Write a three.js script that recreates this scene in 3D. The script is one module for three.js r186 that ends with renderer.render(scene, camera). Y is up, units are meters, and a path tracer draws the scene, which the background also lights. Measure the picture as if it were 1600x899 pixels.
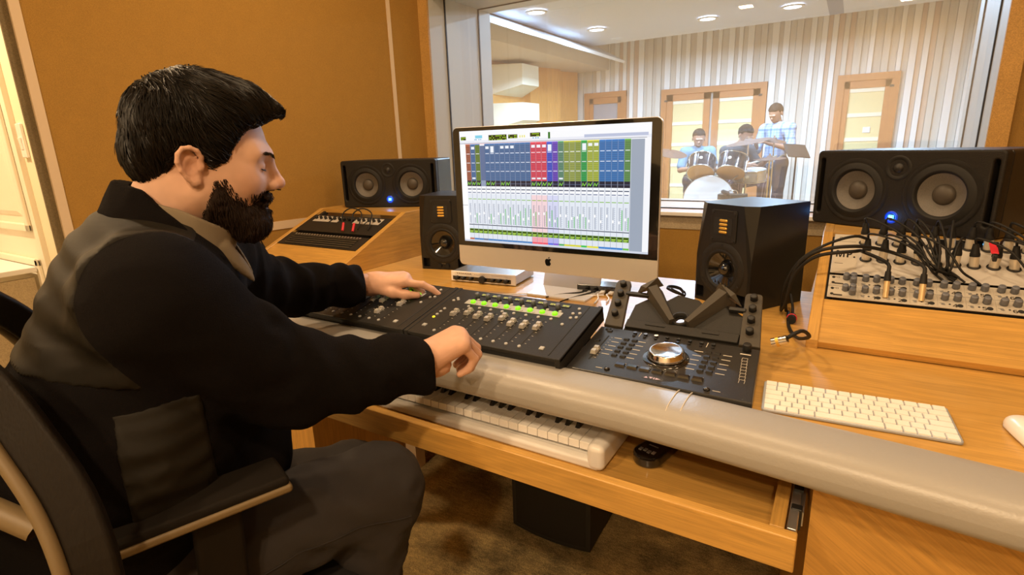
import * as THREE from 'three';
import { RoundedBoxGeometry } from 'three/addons/geometries/RoundedBoxGeometry.js';
import { ConvexGeometry } from 'three/addons/geometries/ConvexGeometry.js';
import { mergeGeometries, mergeVertices } from 'three/addons/utils/BufferGeometryUtils.js';
import { Brush, Evaluator, SUBTRACTION } from 'three-bvh-csg';
import { RectAreaLightUniformsLib } from 'three/addons/lights/RectAreaLightUniformsLib.js';
RectAreaLightUniformsLib.init();

// ---------------------------------------------------------------- camera, exposure, lights
const scene = new THREE.Scene();
scene.background = new THREE.Color(0x000000);
const renderer = new THREE.WebGLRenderer();
renderer.toneMapping = THREE.LinearToneMapping;
renderer.toneMappingExposure = 1.0;
renderer.shadowMap.enabled = true;
const camera = new THREE.PerspectiveCamera(2 * Math.atan(449.5 / 844.76) * 180 / Math.PI, 1600 / 899, 0.02, 60);
camera.position.set(0, 1.21, 0);
camera.quaternion.setFromRotationMatrix(new THREE.Matrix4().makeBasis(
  new THREE.Vector3(0.85378802, -0.03198642, -0.51963726),
  new THREE.Vector3(-0.10598924, 0.96652912, -0.23364021),
  new THREE.Vector3(0.50971785, 0.25455517, 0.82182077)));
scene.add(camera);
const WARM = new THREE.Color().setRGB(1, 0.70, 0.40), COOL = new THREE.Color().setRGB(0.50, 0.73, 1.0);
// recessed warm ceiling lamps of the control room: [x, z, strength]
const ROOM_LAMPS = [[-1.35, -1.35, 0.85], [-0.25, -1.45, 0.4], [0.75, -1.0, 0.45], [-1.15, 0.95, 1.45], [0.1, 0.75, 1.7], [0.35, 1.75, 1.8], [-3.1, -0.2, 2.4]];
const ROOM_POWER = 380, STUDIO_POWER = 1350;
// spotlights of the live room: [x, y, z]
const STUDIO_LAMPS = [[-2.9, 2.585, -6.9], [-1.62, 2.585, -7.2], [-0.72, 2.585, -7.2], [-3.05, 2.585, -5.6], [-1.6, 2.585, -5.0], [0.35, 2.585, -6.0]];

// ---------------------------------------------------------------- helpers
let seed = 12345;
function rnd() { seed = (seed + 0x6D2B79F5) | 0; let t = Math.imul(seed ^ (seed >>> 15), 1 | seed); t = (t + Math.imul(t ^ (t >>> 7), 61 | t)) ^ t; return ((t ^ (t >>> 14)) >>> 0) / 4294967296; }
const R = (a) => a * Math.PI / 180, V = (x, y, z) => new THREE.Vector3(x, y, z), lerp = THREE.MathUtils.lerp, clamp = THREE.MathUtils.clamp, sstep = THREE.MathUtils.smoothstep;
function hash(ix, iy, iz) { let h = Math.imul(ix, 374761393) ^ Math.imul(iy, 668265263) ^ Math.imul(iz, 2147483647 - 1274126177); h = Math.imul(h ^ (h >>> 13), 1274126177); return ((h ^ (h >>> 16)) >>> 0) / 4294967296; }
function vnoise(x, y, z) {                       // value noise, 0..1
  const ix = Math.floor(x), iy = Math.floor(y), iz = Math.floor(z), s = (t) => t * t * (3 - 2 * t), fx = s(x - ix), fy = s(y - iy), fz = s(z - iz);
  const c = (a, b, d) => hash(ix + a, iy + b, iz + d);
  return lerp(lerp(lerp(c(0, 0, 0), c(1, 0, 0), fx), lerp(c(0, 1, 0), c(1, 1, 0), fx), fy), lerp(lerp(c(0, 0, 1), c(1, 0, 1), fx), lerp(c(0, 1, 1), c(1, 1, 1), fx), fy), fz);
}
function pnoise(x, y, px, py, k = 0) {           // value noise that repeats every px, py cells
  const ix = Math.floor(x), iy = Math.floor(y), s = (t) => t * t * (3 - 2 * t), fx = s(x - ix), fy = s(y - iy), m = (a, n) => ((a % n) + n) % n;
  const c = (a, b) => hash(m(ix + a, px), m(iy + b, py), k);
  return lerp(lerp(c(0, 0), c(1, 0), fx), lerp(c(0, 1), c(1, 1), fx), fy);
}
function dataTex(w, h, fn, srgb = true) {
  const d = new Uint8Array(w * h * 4);
  for (let j = 0; j < h; j++) for (let i = 0; i < w; i++) {
    const c = fn(i / w, j / h), o = (j * w + i) * 4;
    for (let k = 0; k < 3; k++) d[o + k] = clamp(Math.round(255 * (Array.isArray(c) ? c[k] : c)), 0, 255);
    d[o + 3] = 255;
  }
  const t = new THREE.DataTexture(d, w, h);
  t.wrapS = t.wrapT = THREE.RepeatWrapping; t.magFilter = THREE.LinearFilter; t.minFilter = THREE.LinearFilter;
  if (srgb) t.colorSpace = THREE.SRGBColorSpace;
  t.needsUpdate = true;
  return t;
}
function canvasTex(w, h, draw) {
  const c = document.createElement('canvas'); c.width = w; c.height = h;
  draw(c.getContext('2d'), w, h);
  const t = new THREE.CanvasTexture(c); t.colorSpace = THREE.SRGBColorSpace; t.magFilter = THREE.LinearFilter;
  return t;
}
const std = (o) => new THREE.MeshStandardMaterial(o), phy = (o) => new THREE.MeshPhysicalMaterial(o), lin = (r, g, b) => new THREE.Color().setRGB(r, g, b);
const taken = {};
function numbered(n) { taken[n] = (taken[n] ?? -1) + 1; return taken[n] ? n + '_' + String(taken[n]).padStart(3, '0') : n; }
function T(g, x = 0, y = 0, z = 0, rx = 0, ry = 0, rz = 0) {
  if (rx || ry || rz) g.applyMatrix4(new THREE.Matrix4().makeRotationFromEuler(new THREE.Euler(rx, ry, rz)));
  g.translate(x, y, z); return g;
}
function clean(g) { let q = g.index ? g.toNonIndexed() : g; for (const k of Object.keys(q.attributes)) if (!['position', 'normal', 'uv'].includes(k)) q.deleteAttribute(k);
  if (!q.attributes.uv) q.setAttribute('uv', new THREE.BufferAttribute(new Float32Array(q.attributes.position.count * 2), 2)); q.morphAttributes = {}; q.clearGroups(); return q; }
function merge(list) { return list.length === 1 ? list[0] : mergeGeometries(list.map(clean)); }
function shade(o) { o.traverse((m) => { if (m.isMesh) { m.castShadow = true; m.receiveShadow = true; } }); return o; }
function part(name, geoms, mat, parent, pos) {
  const m = new THREE.Mesh(merge([].concat(geoms)), mat); m.name = name; m.castShadow = m.receiveShadow = true;
  if (pos) m.position.set(...pos);
  parent.add(m); return m;
}
function group(name, parent, pos = [0, 0, 0]) { const g = new THREE.Group(); g.name = name; g.position.set(...pos); parent.add(g); return g; }
function thing(name, label, category, pos = [0, 0, 0], turn = 0, grp) {
  const o = new THREE.Group(); o.name = numbered(name); scene.add(o); o.position.set(...pos); o.rotation.y = turn;
  o.userData = { label, category }; if (grp) o.userData.group = grp; return o;
}
function single(name, geoms, mat, label, category, pos, grp) { const m = part(numbered(name), geoms, mat, scene, pos); m.userData = { label, category }; if (grp) m.userData.group = grp; return m; }
function struct(name, geoms, mat, label) { const m = part(name, geoms, mat, scene); m.userData = { kind: 'structure', label, category: name.split('_')[0] }; return m; }
function structG(name, label) { const g = group(name, scene); g.userData = { kind: 'structure', label, category: name.split('_')[0] }; return g; }
// box between two corners with UVs in metres, grain along an axis ('x','y','z')
function triUV(g, grain = 'x', s = 1, turn = 0) {
  const p = g.attributes.position, n = g.attributes.normal, uv = new Float32Array(p.count * 2), ax = { x: 0, y: 1, z: 2 }[grain];
  const cs = Math.cos(turn), sn = Math.sin(turn);
  for (let i = 0; i < p.count; i++) {
    const q = [p.getX(i), p.getY(i), p.getZ(i)], a = [Math.abs(n.getX(i)), Math.abs(n.getY(i)), Math.abs(n.getZ(i))];
    const dom = a.indexOf(Math.max(...a)); let u, v;
    if (dom === ax) { u = q[(ax + 1) % 3] * 0.3; v = q[(ax + 2) % 3]; } else { u = q[ax]; v = q[3 - ax - dom]; }
    uv[2 * i] = (u * cs - v * sn) * s; uv[2 * i + 1] = (u * sn + v * cs) * s;
  }
  g.setAttribute('uv', new THREE.BufferAttribute(uv, 2)); return g;
}
function box(x0, x1, y0, y1, z0, z1, grain = 'x', r = 0) {
  const w = x1 - x0, h = y1 - y0, d = z1 - z0;
  const g = clean(r ? new RoundedBoxGeometry(w, h, d, 2, r) : new THREE.BoxGeometry(w, h, d));
  g.translate((x0 + x1) / 2, (y0 + y1) / 2, (z0 + z1) / 2); return triUV(g, grain);
}
function frust(w, h, d, inset, insetZ = inset) {   // key or cap: a box whose top is smaller; base at y = 0
  const g = new THREE.BoxGeometry(w, h, d).toNonIndexed(), p = g.attributes.position;
  for (let i = 0; i < p.count; i++) { if (p.getY(i) > 0) { p.setX(i, p.getX(i) * (1 - 2 * inset / w)); p.setZ(i, p.getZ(i) * (1 - 2 * insetZ / d)); } p.setY(i, p.getY(i) + h / 2); }
  g.computeVertexNormals(); return g;
}
const cyl = (r0, r1, h, n = 16) => T(new THREE.CylinderGeometry(r1, r0, h, n), 0, h / 2, 0);   // base at y = 0
function tube(pts, r, seg = 24, n = 6) { return new THREE.TubeGeometry(new THREE.CatmullRomCurve3(pts.map((p) => Array.isArray(p) ? V(...p) : p)), seg, r, n); }
function lathe(pts, n = 40) { return new THREE.LatheGeometry(pts.map((p) => new THREE.Vector2(p[0], p[1])), n); }
function faceZ(g) { return g.rotateX(Math.PI / 2); }     // a lathe round y becomes a lathe round z, its top towards +z
function rrect(w, h, r) { const s = new THREE.Shape(), x = -w / 2, y = -h / 2; s.moveTo(x + r, y); s.lineTo(x + w - r, y); s.absarc(x + w - r, y + r, r, -Math.PI / 2, 0); s.lineTo(x + w, y + h - r); s.absarc(x + w - r, y + h - r, r, 0, Math.PI / 2); s.lineTo(x + r, y + h); s.absarc(x + r, y + h - r, r, Math.PI / 2, Math.PI); s.lineTo(x, y + r); s.absarc(x + r, y + r, r, Math.PI, Math.PI * 1.5); return s; }
function extr(shape, depth, bevel = 0, seg = 2, curve = 8) { return new THREE.ExtrudeGeometry(shape, { depth: depth - 2 * bevel, bevelEnabled: bevel > 0, bevelSize: bevel, bevelThickness: bevel, bevelSegments: seg, bevelOffset: -bevel, curveSegments: curve }).translate(0, 0, bevel); }
function poly(pts) { const s = new THREE.Shape(); pts.forEach((p, i) => (i ? s.lineTo(...p) : s.moveTo(...p))); s.closePath(); return s; }
// naive surface nets: a mesh of f = 0 inside the box lo..hi
function nets(f, lo, hi, cell) {
  const n = [0, 1, 2].map((k) => Math.ceil((hi[k] - lo[k]) / cell) + 1), [nx, ny, nz] = n, val = new Float32Array(nx * ny * nz);
  for (let k = 0, o = 0; k < nz; k++) for (let j = 0; j < ny; j++) for (let i = 0; i < nx; i++, o++) val[o] = f(lo[0] + i * cell, lo[1] + j * cell, lo[2] + k * cell);
  const id = new Int32Array(nx * ny * nz).fill(-1), pos = [], idx = [], sx = 1, sy = nx, sz = nx * ny;
  const E8 = [0, sx, sy, sx + sy, sz, sz + sx, sz + sy, sz + sx + sy], ED = [[0, 1], [2, 3], [4, 5], [6, 7], [0, 2], [1, 3], [4, 6], [5, 7], [0, 4], [1, 5], [2, 6], [3, 7]];
  for (let k = 0; k < nz - 1; k++) for (let j = 0; j < ny - 1; j++) for (let i = 0; i < nx - 1; i++) {
    const o = i + j * sy + k * sz; let m = 0;
    for (let q = 0; q < 8; q++) if (val[o + E8[q]] < 0) m |= 1 << q;
    if (m === 0 || m === 255) continue;
    let x = 0, y = 0, z = 0, c = 0;
    for (const [a, b] of ED) { const va = val[o + E8[a]], vb = val[o + E8[b]]; if ((va < 0) === (vb < 0)) continue; const t = va / (va - vb);
      x += (a & 1) + t * ((b & 1) - (a & 1)); y += ((a >> 1) & 1) + t * (((b >> 1) & 1) - ((a >> 1) & 1)); z += (a >> 2) + t * ((b >> 2) - (a >> 2)); c++; }
    id[o] = pos.length / 3; pos.push(lo[0] + (i + x / c) * cell, lo[1] + (j + y / c) * cell, lo[2] + (k + z / c) * cell);
  }
  for (let k = 1; k < nz - 1; k++) for (let j = 1; j < ny - 1; j++) for (let i = 1; i < nx - 1; i++) {
    const o = i + j * sy + k * sz, s = val[o] < 0;
    for (const [d, a, b] of [[sx, sy, sz], [sy, sz, sx], [sz, sx, sy]]) {
      if (s === (val[o + d] < 0)) continue;
      const q = [id[o], id[o - a], id[o - a - b], id[o - b]];
      if (q.some((v) => v < 0)) continue;
      if (s) idx.push(q[0], q[1], q[2], q[0], q[2], q[3]); else idx.push(q[0], q[2], q[1], q[0], q[3], q[2]);
    }
  }
  const g = new THREE.BufferGeometry(); g.setAttribute('position', new THREE.BufferAttribute(new Float32Array(pos), 3)); g.setIndex(idx); g.computeVertexNormals();
  return g;
}
// distance helpers for bodies
function rcone(x, y, z, a, b, ra, rb) {           // tapered capsule (approximate distance)
  const dx = b[0] - a[0], dy = b[1] - a[1], dz = b[2] - a[2], px = x - a[0], py = y - a[1], pz = z - a[2];
  const t = clamp((px * dx + py * dy + pz * dz) / (dx * dx + dy * dy + dz * dz), 0, 1), qx = px - t * dx, qy = py - t * dy, qz = pz - t * dz;
  return Math.sqrt(qx * qx + qy * qy + qz * qz) - (ra + (rb - ra) * t);
}
function ell(x, y, z, c, r) { const a = (x - c[0]) / r[0], b = (y - c[1]) / r[1], d = (z - c[2]) / r[2], k0 = Math.sqrt(a * a + b * b + d * d), e = a / r[0], g = b / r[1], h = d / r[2], k1 = Math.sqrt(e * e + g * g + h * h); return k1 < 1e-9 ? -Math.min(...r) : k0 * (k0 - 1) / k1; }
function smin(a, b, k) { const h = Math.max(k - Math.abs(a - b), 0) / k; return Math.min(a, b) - h * h * k * 0.25; }
function smax(a, b, k) { return -smin(-a, -b, k); }
function planarUV(g, ax = 0, ay = 1, s = 1) { const p = g.attributes.position, uv = new Float32Array(p.count * 2); for (let i = 0; i < p.count; i++) { uv[2 * i] = p.getComponent(i, ax) * s; uv[2 * i + 1] = p.getComponent(i, ay) * s; } g.setAttribute('uv', new THREE.BufferAttribute(uv, 2)); return g; }

// ---------------------------------------------------------------- materials
function fbm(u, v, n, m, oct, k) { let a = 0, w = 0.5; for (let i = 0; i < oct; i++) { a += w * pnoise(u * n, v * m, n, m, k + i); n *= 2; m *= 2; w *= 0.5; } return a / (1 - Math.pow(0.5, oct)); }
const woodMap = dataTex(1024, 512, (u, v) => {     // oak veneer, grain along u; one tile is 1 m x 0.5 m
  const w = fbm(u, v, 3, 6, 3, 11), fine = fbm(u, v, 12, 220, 2, 5), pore = fbm(u, v, 24, 400, 1, 8), band = 0.5 + 0.5 * Math.sin((v * 14 + w * 5) * Math.PI * 2);
  const t = 0.80 + 0.055 * (fine - 0.5) * 2 + 0.035 * (band - 0.5) + 0.08 * (w - 0.5) - (pore > 0.74 ? 0.035 : 0);
  return [t * 1.14, t * 0.95, t * 0.64];
});
const woodBump = dataTex(512, 256, (u, v) => 0.5 + 0.5 * (fbm(u, v, 12, 110, 2, 5) - 0.5), false);
const clothMap = dataTex(512, 512, (u, v) => { const a = 0.5 + 0.25 * Math.sin(u * 128 * 2 * Math.PI) + 0.25 * Math.sin(v * 128 * 2 * Math.PI), b = fbm(u, v, 8, 8, 4, 3), c = pnoise(u * 256, v * 256, 256, 256, 9), t = 0.80 + 0.10 * a + 0.03 * (b - 0.5) + 0.16 * (c - 0.5); return [t, t, t]; });
const clothBump = dataTex(512, 512, (u, v) => 0.4 + 0.25 * Math.sin(u * 128 * 2 * Math.PI) * Math.sin(v * 128 * 2 * Math.PI) + 0.3 * pnoise(u * 256, v * 256, 256, 256, 9), false);
const speck = dataTex(512, 512, (u, v) => { const t = 0.82 + 0.18 * pnoise(u * 256, v * 256, 256, 256, 2) + 0.12 * (fbm(u, v, 6, 6, 3, 4) - 0.5); return [t, t, t]; });
const grainBump = dataTex(512, 512, (u, v) => 0.6 * pnoise(u * 200, v * 200, 200, 200, 2) + 0.4 * pnoise(u * 400, v * 400, 400, 400, 6), false);
const carpetMap = dataTex(1024, 1024, (u, v) => {  // brown short-pile carpet with lighter and darker patches
  const big = fbm(u, v, 5, 5, 3, 21), mid = fbm(u, v, 20, 20, 3, 31), st = fbm(u, v, 60, 200, 2, 41), pile = pnoise(u * 512, v * 512, 512, 512, 7);
  const t = 0.70 + 0.20 * (sstep(big, 0.42, 0.58) - 0.5) * 0.8 + 0.35 * (mid - 0.5) + 0.2 * (st - 0.5) + 0.22 * (pile - 0.5);
  return [t * 0.98, t * 0.86, t * 0.66];
});
const carpetBump = dataTex(512, 512, (u, v) => pnoise(u * 256, v * 256, 256, 256, 7) * 0.6 + 0.4 * fbm(u, v, 30, 30, 2, 3), false);
function rep(t, x, y) { const c = t.clone(); c.repeat.set(x, y); c.needsUpdate = true; return c; }
const M = {
  wood: phy({ color: lin(0.69, 0.585, 0.34), map: rep(woodMap, 1, 2), bumpMap: rep(woodBump, 1, 2), bumpScale: 0.0003, roughness: 0.42, clearcoat: 0.35, clearcoatRoughness: 0.22 }),
  woodPanel: phy({ color: lin(0.69, 0.56, 0.31), map: rep(woodMap, 1, 2), bumpMap: rep(woodBump, 1, 2), bumpScale: 0.0003, roughness: 0.5, clearcoat: 0.15, clearcoatRoughness: 0.3 }),
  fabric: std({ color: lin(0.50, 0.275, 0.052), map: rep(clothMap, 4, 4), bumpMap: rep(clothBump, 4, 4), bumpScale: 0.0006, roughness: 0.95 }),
  fabricShaded: std({ color: lin(0.42, 0.24, 0.055), map: rep(clothMap, 4, 4), bumpMap: rep(clothBump, 4, 4), bumpScale: 0.0006, roughness: 0.95 }),  // same fabric with the shade right of the window put into its colour
  board: std({ color: lin(0.62, 0.36, 0.10), map: rep(speck, 2, 2), roughness: 0.6 }),
  brownEdge: std({ color: lin(0.20, 0.15, 0.075), map: rep(speck, 2, 2), roughness: 0.8 }),
  trim: std({ color: lin(0.66, 0.52, 0.36), roughness: 0.5 }),
  cream: std({ color: lin(0.86, 0.76, 0.56), bumpMap: rep(grainBump, 2, 2), bumpScale: 0.0004, roughness: 0.7 }),
  creamDoor: std({ color: lin(0.88, 0.82, 0.68), roughness: 0.45 }),
  apron: std({ color: lin(0.52, 0.42, 0.27), map: rep(speck, 2, 2), roughness: 0.6 }),
  white: std({ color: lin(0.80, 0.80, 0.80), roughness: 0.55 }),
  ceiling: std({ color: lin(0.75, 0.70, 0.62), roughness: 0.9 }),
  carpet: std({ color: lin(0.80, 0.80, 0.62), map: rep(carpetMap, 0.8, 0.8), bumpMap: rep(carpetBump, 3, 3), bumpScale: 0.004, roughness: 1, }),
  reveal: phy({ color: lin(0.50, 0.51, 0.50), roughness: 0.45 }),
  seal: std({ color: lin(0.03, 0.03, 0.035), roughness: 0.6 }),
  glass: phy({ color: lin(1, 1, 1), transmission: 0.95, roughness: 0, thickness: 0, ior: 1.5 }),  // slightly milky white, in place of haze over the live room
  pad: phy({ color: lin(0.36, 0.345, 0.325), bumpMap: rep(grainBump, 2, 2), bumpScale: 0.00022, roughness: 0.36, sheen: 0.2, sheenColor: lin(0.6, 0.6, 0.6), sheenRoughness: 0.5 }),
  thread: std({ color: lin(0.6, 0.55, 0.46), roughness: 0.8 }),
  black: std({ color: lin(0.012, 0.012, 0.012), roughness: 0.5 }),
  blackVinyl: phy({ color: lin(0.012, 0.0115, 0.011), bumpMap: rep(grainBump, 4, 4), bumpScale: 0.0004, roughness: 0.42, specularIntensity: 0.4, clearcoat: 0.3, clearcoatRoughness: 0.2 }),
  baffle: phy({ color: lin(0.013, 0.0112, 0.0095), bumpMap: rep(grainBump, 4, 4), bumpScale: 0.0006, roughness: 0.5, specularIntensity: 0.5 }),
  gloss: phy({ color: lin(0.008, 0.008, 0.008), roughness: 0.12, clearcoat: 1, clearcoatRoughness: 0.04 }),
  rubber: phy({ color: lin(0.012, 0.0115, 0.011), roughness: 0.6, specularIntensity: 0.6 }),
  slotBlack: std({ color: lin(0.012, 0.012, 0.012), roughness: 0.7 }),
  dark: phy({ color: lin(0.016, 0.0145, 0.0125), bumpMap: rep(grainBump, 4, 4), bumpScale: 0.0003, roughness: 0.48, specularIntensity: 0.6 }),
  darkGrey: phy({ color: lin(0.055, 0.047, 0.036), bumpMap: rep(grainBump, 4, 4), bumpScale: 0.0003, roughness: 0.5, specularIntensity: 0.6 }),
  cone: std({ color: lin(0.17, 0.155, 0.14), map: rep(clothMap, 0.6, 0.6), roughness: 0.55 }),
  coneDark: std({ color: lin(0.06, 0.05, 0.04), roughness: 0.5 }),
  alu: std({ color: lin(0.74, 0.74, 0.75), metalness: 0.55, roughness: 0.38 }),
  chrome: std({ color: lin(0.8, 0.8, 0.82), metalness: 1, roughness: 0.15 }),
  steel: std({ color: lin(0.55, 0.55, 0.56), metalness: 0.8, roughness: 0.32 }),
  panelAlu: std({ color: lin(0.62, 0.59, 0.55), metalness: 0.25, roughness: 0.45 }),
  whitePlastic: phy({ color: lin(0.86, 0.84, 0.81), roughness: 0.3, clearcoat: 0.3 }),
  keyWhite: std({ color: lin(0.88, 0.86, 0.83), roughness: 0.38 }),
  keyGap: std({ color: lin(0.40, 0.43, 0.48), metalness: 0.3, roughness: 0.5 }),
  cap: std({ color: lin(0.52, 0.50, 0.46), metalness: 0.3, roughness: 0.35 }),
  button: std({ color: lin(0.42, 0.42, 0.41), roughness: 0.45 }),
  line: std({ color: lin(0.62, 0.58, 0.50), roughness: 0.7 }),
  gold: std({ color: lin(0.85, 0.55, 0.12), metalness: 0.8, roughness: 0.35 }),
  brass: std({ color: lin(0.80, 0.62, 0.36), metalness: 0.5, roughness: 0.35 }),
  xlr: std({ color: lin(0.72, 0.66, 0.55), metalness: 0.5, roughness: 0.35 }),
  red: std({ color: lin(0.65, 0.03, 0.05), roughness: 0.4 }),
  knob: std({ color: lin(0.13, 0.14, 0.17), roughness: 0.35 }),
  green: std({ color: lin(0.15, 0.6, 0.02), emissive: lin(0.22, 0.75, 0.0), emissiveIntensity: 1, roughness: 0.4 }),
  yellow: std({ color: lin(0.5, 0.45, 0.05), emissive: lin(0.75, 0.62, 0.02), emissiveIntensity: 1, roughness: 0.4 }),
  blueLed: std({ color: lin(0.1, 0.4, 0.9), emissive: lin(0.10, 0.55, 1.0), emissiveIntensity: 1.6, roughness: 0.4 }),
  blueRing: std({ color: lin(0.0, 0.02, 0.2), emissive: lin(0.0, 0.03, 0.35), emissiveIntensity: 1, roughness: 0.3 }),
  lampGlow: std({ color: lin(1, 0.9, 0.7), emissive: lin(1, 0.75, 0.45), emissiveIntensity: 3, roughness: 0.6 }),
  lampCool: std({ color: lin(1, 1, 1), emissive: lin(0.9, 0.95, 1), emissiveIntensity: 6, roughness: 0.6 }),
};

// ---------------------------------------------------------------- lamps
ROOM_LAMPS.forEach(([x, z, k], i) => {
  const t = thing('ceiling_lamp', 'round recessed warm ceiling lamp over the control room', 'lamp', [x, 2.6, z], 0, 'recessed lamps of the control room');
  part('trim_ring', T(lathe([[0.075, -0.006], [0.09, -0.006], [0.092, 0], [0.075, 0]], 28), 0, 0, 0), M.white, t);
  part('diffuser', T(new THREE.CircleGeometry(0.075, 28), 0, -0.003, 0, Math.PI / 2), M.lampGlow, t);
  const l = new THREE.RectAreaLight(WARM, ROOM_POWER * k, 0.13, 0.13); l.name = 'lamp_light'; l.position.set(0, -0.012, 0); l.rotation.x = -Math.PI / 2; t.add(l);
});
STUDIO_LAMPS.forEach(([x, y, z]) => {
  const t = thing('studio_spot_lamp', 'round white spot lamp set in the ceiling panels of the live room', 'lamp', [x, y, z], 0, 'spot lamps of the live room');
  part('housing', T(lathe([[0.09, 0], [0.115, 0], [0.12, 0.012], [0.09, 0.012]], 24), 0, -0.012, 0), M.white, t);
  part('lens', T(new THREE.CircleGeometry(0.09, 24), 0, -0.006, 0, Math.PI / 2), M.lampCool, t);
  const l = new THREE.RectAreaLight(COOL, STUDIO_POWER, 0.16, 0.16); l.name = 'lamp_light'; l.position.set(0, -0.02, 0); l.rotation.x = -Math.PI / 2; t.add(l);
});

// ---------------------------------------------------------------- the control room
struct('floor', box(-5, 2.2, -0.1, 0, -2.5, 2.6, 'x'), M.carpet, 'brown short-pile carpet of the control room');
struct('ceiling', box(-5, 2.2, 2.6, 2.7, -2.5, 2.6), M.ceiling, 'plain ceiling of the control room');
struct('wall_right', box(2.2, 2.3, 0, 2.6, -2.5, 2.6, 'z'), M.fabric, 'brown fabric side wall of the control room');
struct('wall_rear', box(-5, 2.2, 0, 2.6, 2.6, 2.7), M.cream, 'cream rear wall of the control room');
struct('wall_far_left', box(-5.1, -5, 0, 2.6, -0.95, 2.6, 'z'), M.cream, 'cream end wall beyond the door');
struct('wall_back_left', box(-5, -2.36, 0, 2.6, -1.05, -0.95), M.cream, 'cream wall with the panelled door');
const WX0 = -2.02, WX1 = 0.39, WY0 = 0.89, WY1 = 2.01, WZ0 = -2.5, WZ1 = -3.1;
{ // the thick wall with the window
  const w = structG('wall_window', 'brown fabric wall under and beside the studio window');
  part('lower_wall', box(-2.3, 2.2, 0, 0.815, WZ1, WZ0), M.fabric, w);
  part('apron', box(-2.3, 2.2, 0.815, WY0 - 0.012, WZ1, WZ0 + 0.004), M.apron, w);
  part('upper_wall', box(-2.3, 2.2, WY1 + 0.01, 2.9, WZ1, WZ0), M.fabric, w);
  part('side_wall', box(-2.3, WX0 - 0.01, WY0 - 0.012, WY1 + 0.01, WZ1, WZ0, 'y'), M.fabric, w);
  part('side_wall', box(WX1 + 0.01, 2.2, WY0 - 0.012, WY1 + 0.01, WZ1, WZ0, 'y'), M.fabricShaded, w);
  part('lower_wall_studio', box(-4.75, -2.3, -0.15, 2.9, WZ1, WZ1 + 0.1), M.fabric, w);
  const n = structG('window_1', 'large double-glazed studio window with a deep grey reveal');
  part('frame_board', box(-2.085, WX0, WY0 - 0.01, 2.6, WZ0, WZ0 + 0.014, 'y'), M.board, n);
  part('frame_board', box(WX1, 0.447, WY0 - 0.01, 2.6, WZ0, WZ0 + 0.014, 'y'), M.board, n);
  part('frame_board', box(WX0, WX1, WY1, WY1 + 0.06, WZ0, WZ0 + 0.014), M.board, n);
  part('reveal_lining', box(WX0 - 0.01, WX0, WY0, WY1, WZ1, WZ0, 'y'), M.reveal, n);
  part('reveal_lining', box(WX1, WX1 + 0.01, WY0, WY1, WZ1, WZ0, 'y'), M.reveal, n);
  part('reveal_lining', box(WX0 - 0.01, WX1 + 0.01, WY1, WY1 + 0.01, WZ1, WZ0), M.reveal, n);
  part('sill', box(WX0 - 0.06, WX1 + 0.06, WY0 - 0.012, WY0, WZ1, WZ0 + 0.02), M.woodPanel, n);
  part('sill_nosing', box(WX0 - 0.06, WX1 + 0.06, WY0 - 0.014, WY0 + 0.004, WZ0 + 0.004, WZ0 + 0.028, 'x', 0.004), M.white, n);
  for (const z of [-2.64, -2.97]) {
    part('pane', box(WX0, WX1, WY0, WY1, z - 0.0001, z + 0.0001), M.glass, n);
    for (const x of [WX0 + 0.002, WX1 - 0.002]) part('seal', box(x - 0.003, x + 0.003, WY0, WY1, z - 0.005, z + 0.005), M.seal, n);
    part('seal', box(WX0, WX1, WY1 - 0.005, WY1, z - 0.005, z + 0.005), M.seal, n);
    part('seal', box(WX0, WX1, WY0, WY0 + 0.005, z - 0.005, z + 0.005), M.seal, n);
  }
}
{ // the splayed left wall: local x runs along the wall from the window corner towards the door
  const w = structG('wall_left', 'brown fabric panelled wall with pale trim strips'); w.position.set(-2.085, 0, -2.5); w.rotation.y = -Math.atan2(0.99, -0.15);
  w.rotation.y = -(Math.PI / 2 + Math.atan2(0.15, 0.99));
  part('wall_core', box(-0.2, 1.60, 0, 2.6, 0.03, 0.10), M.brownEdge, w);
  part('wall_body', box(-0.2, 1.755, 0, 2.6, 0.012, 0.03), M.brownEdge, w);
  part('fabric_panel', box(0.228, 1.70, 0.905, 2.6, -0.004, 0.012), M.fabric, w);
  part('fabric_panel', box(-0.02, 0.205, 0.905, 2.6, -0.004, 0.012), M.fabric, w);
  part('fabric_panel', box(-0.02, 1.70, 0.0, 0.868, -0.004, 0.012), M.fabric, w);
  part('trim_strip', box(0.205, 0.228, 0.905, 2.6, -0.008, 0.012, 'y'), M.trim, w);
  part('trim_strip', box(1.70, 1.728, 0, 2.6, -0.008, 0.012, 'y'), M.trim, w);
  part('trim_strip', box(-0.02, 1.70, 0.868, 0.905, -0.008, 0.012), M.trim, w);
}
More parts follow.
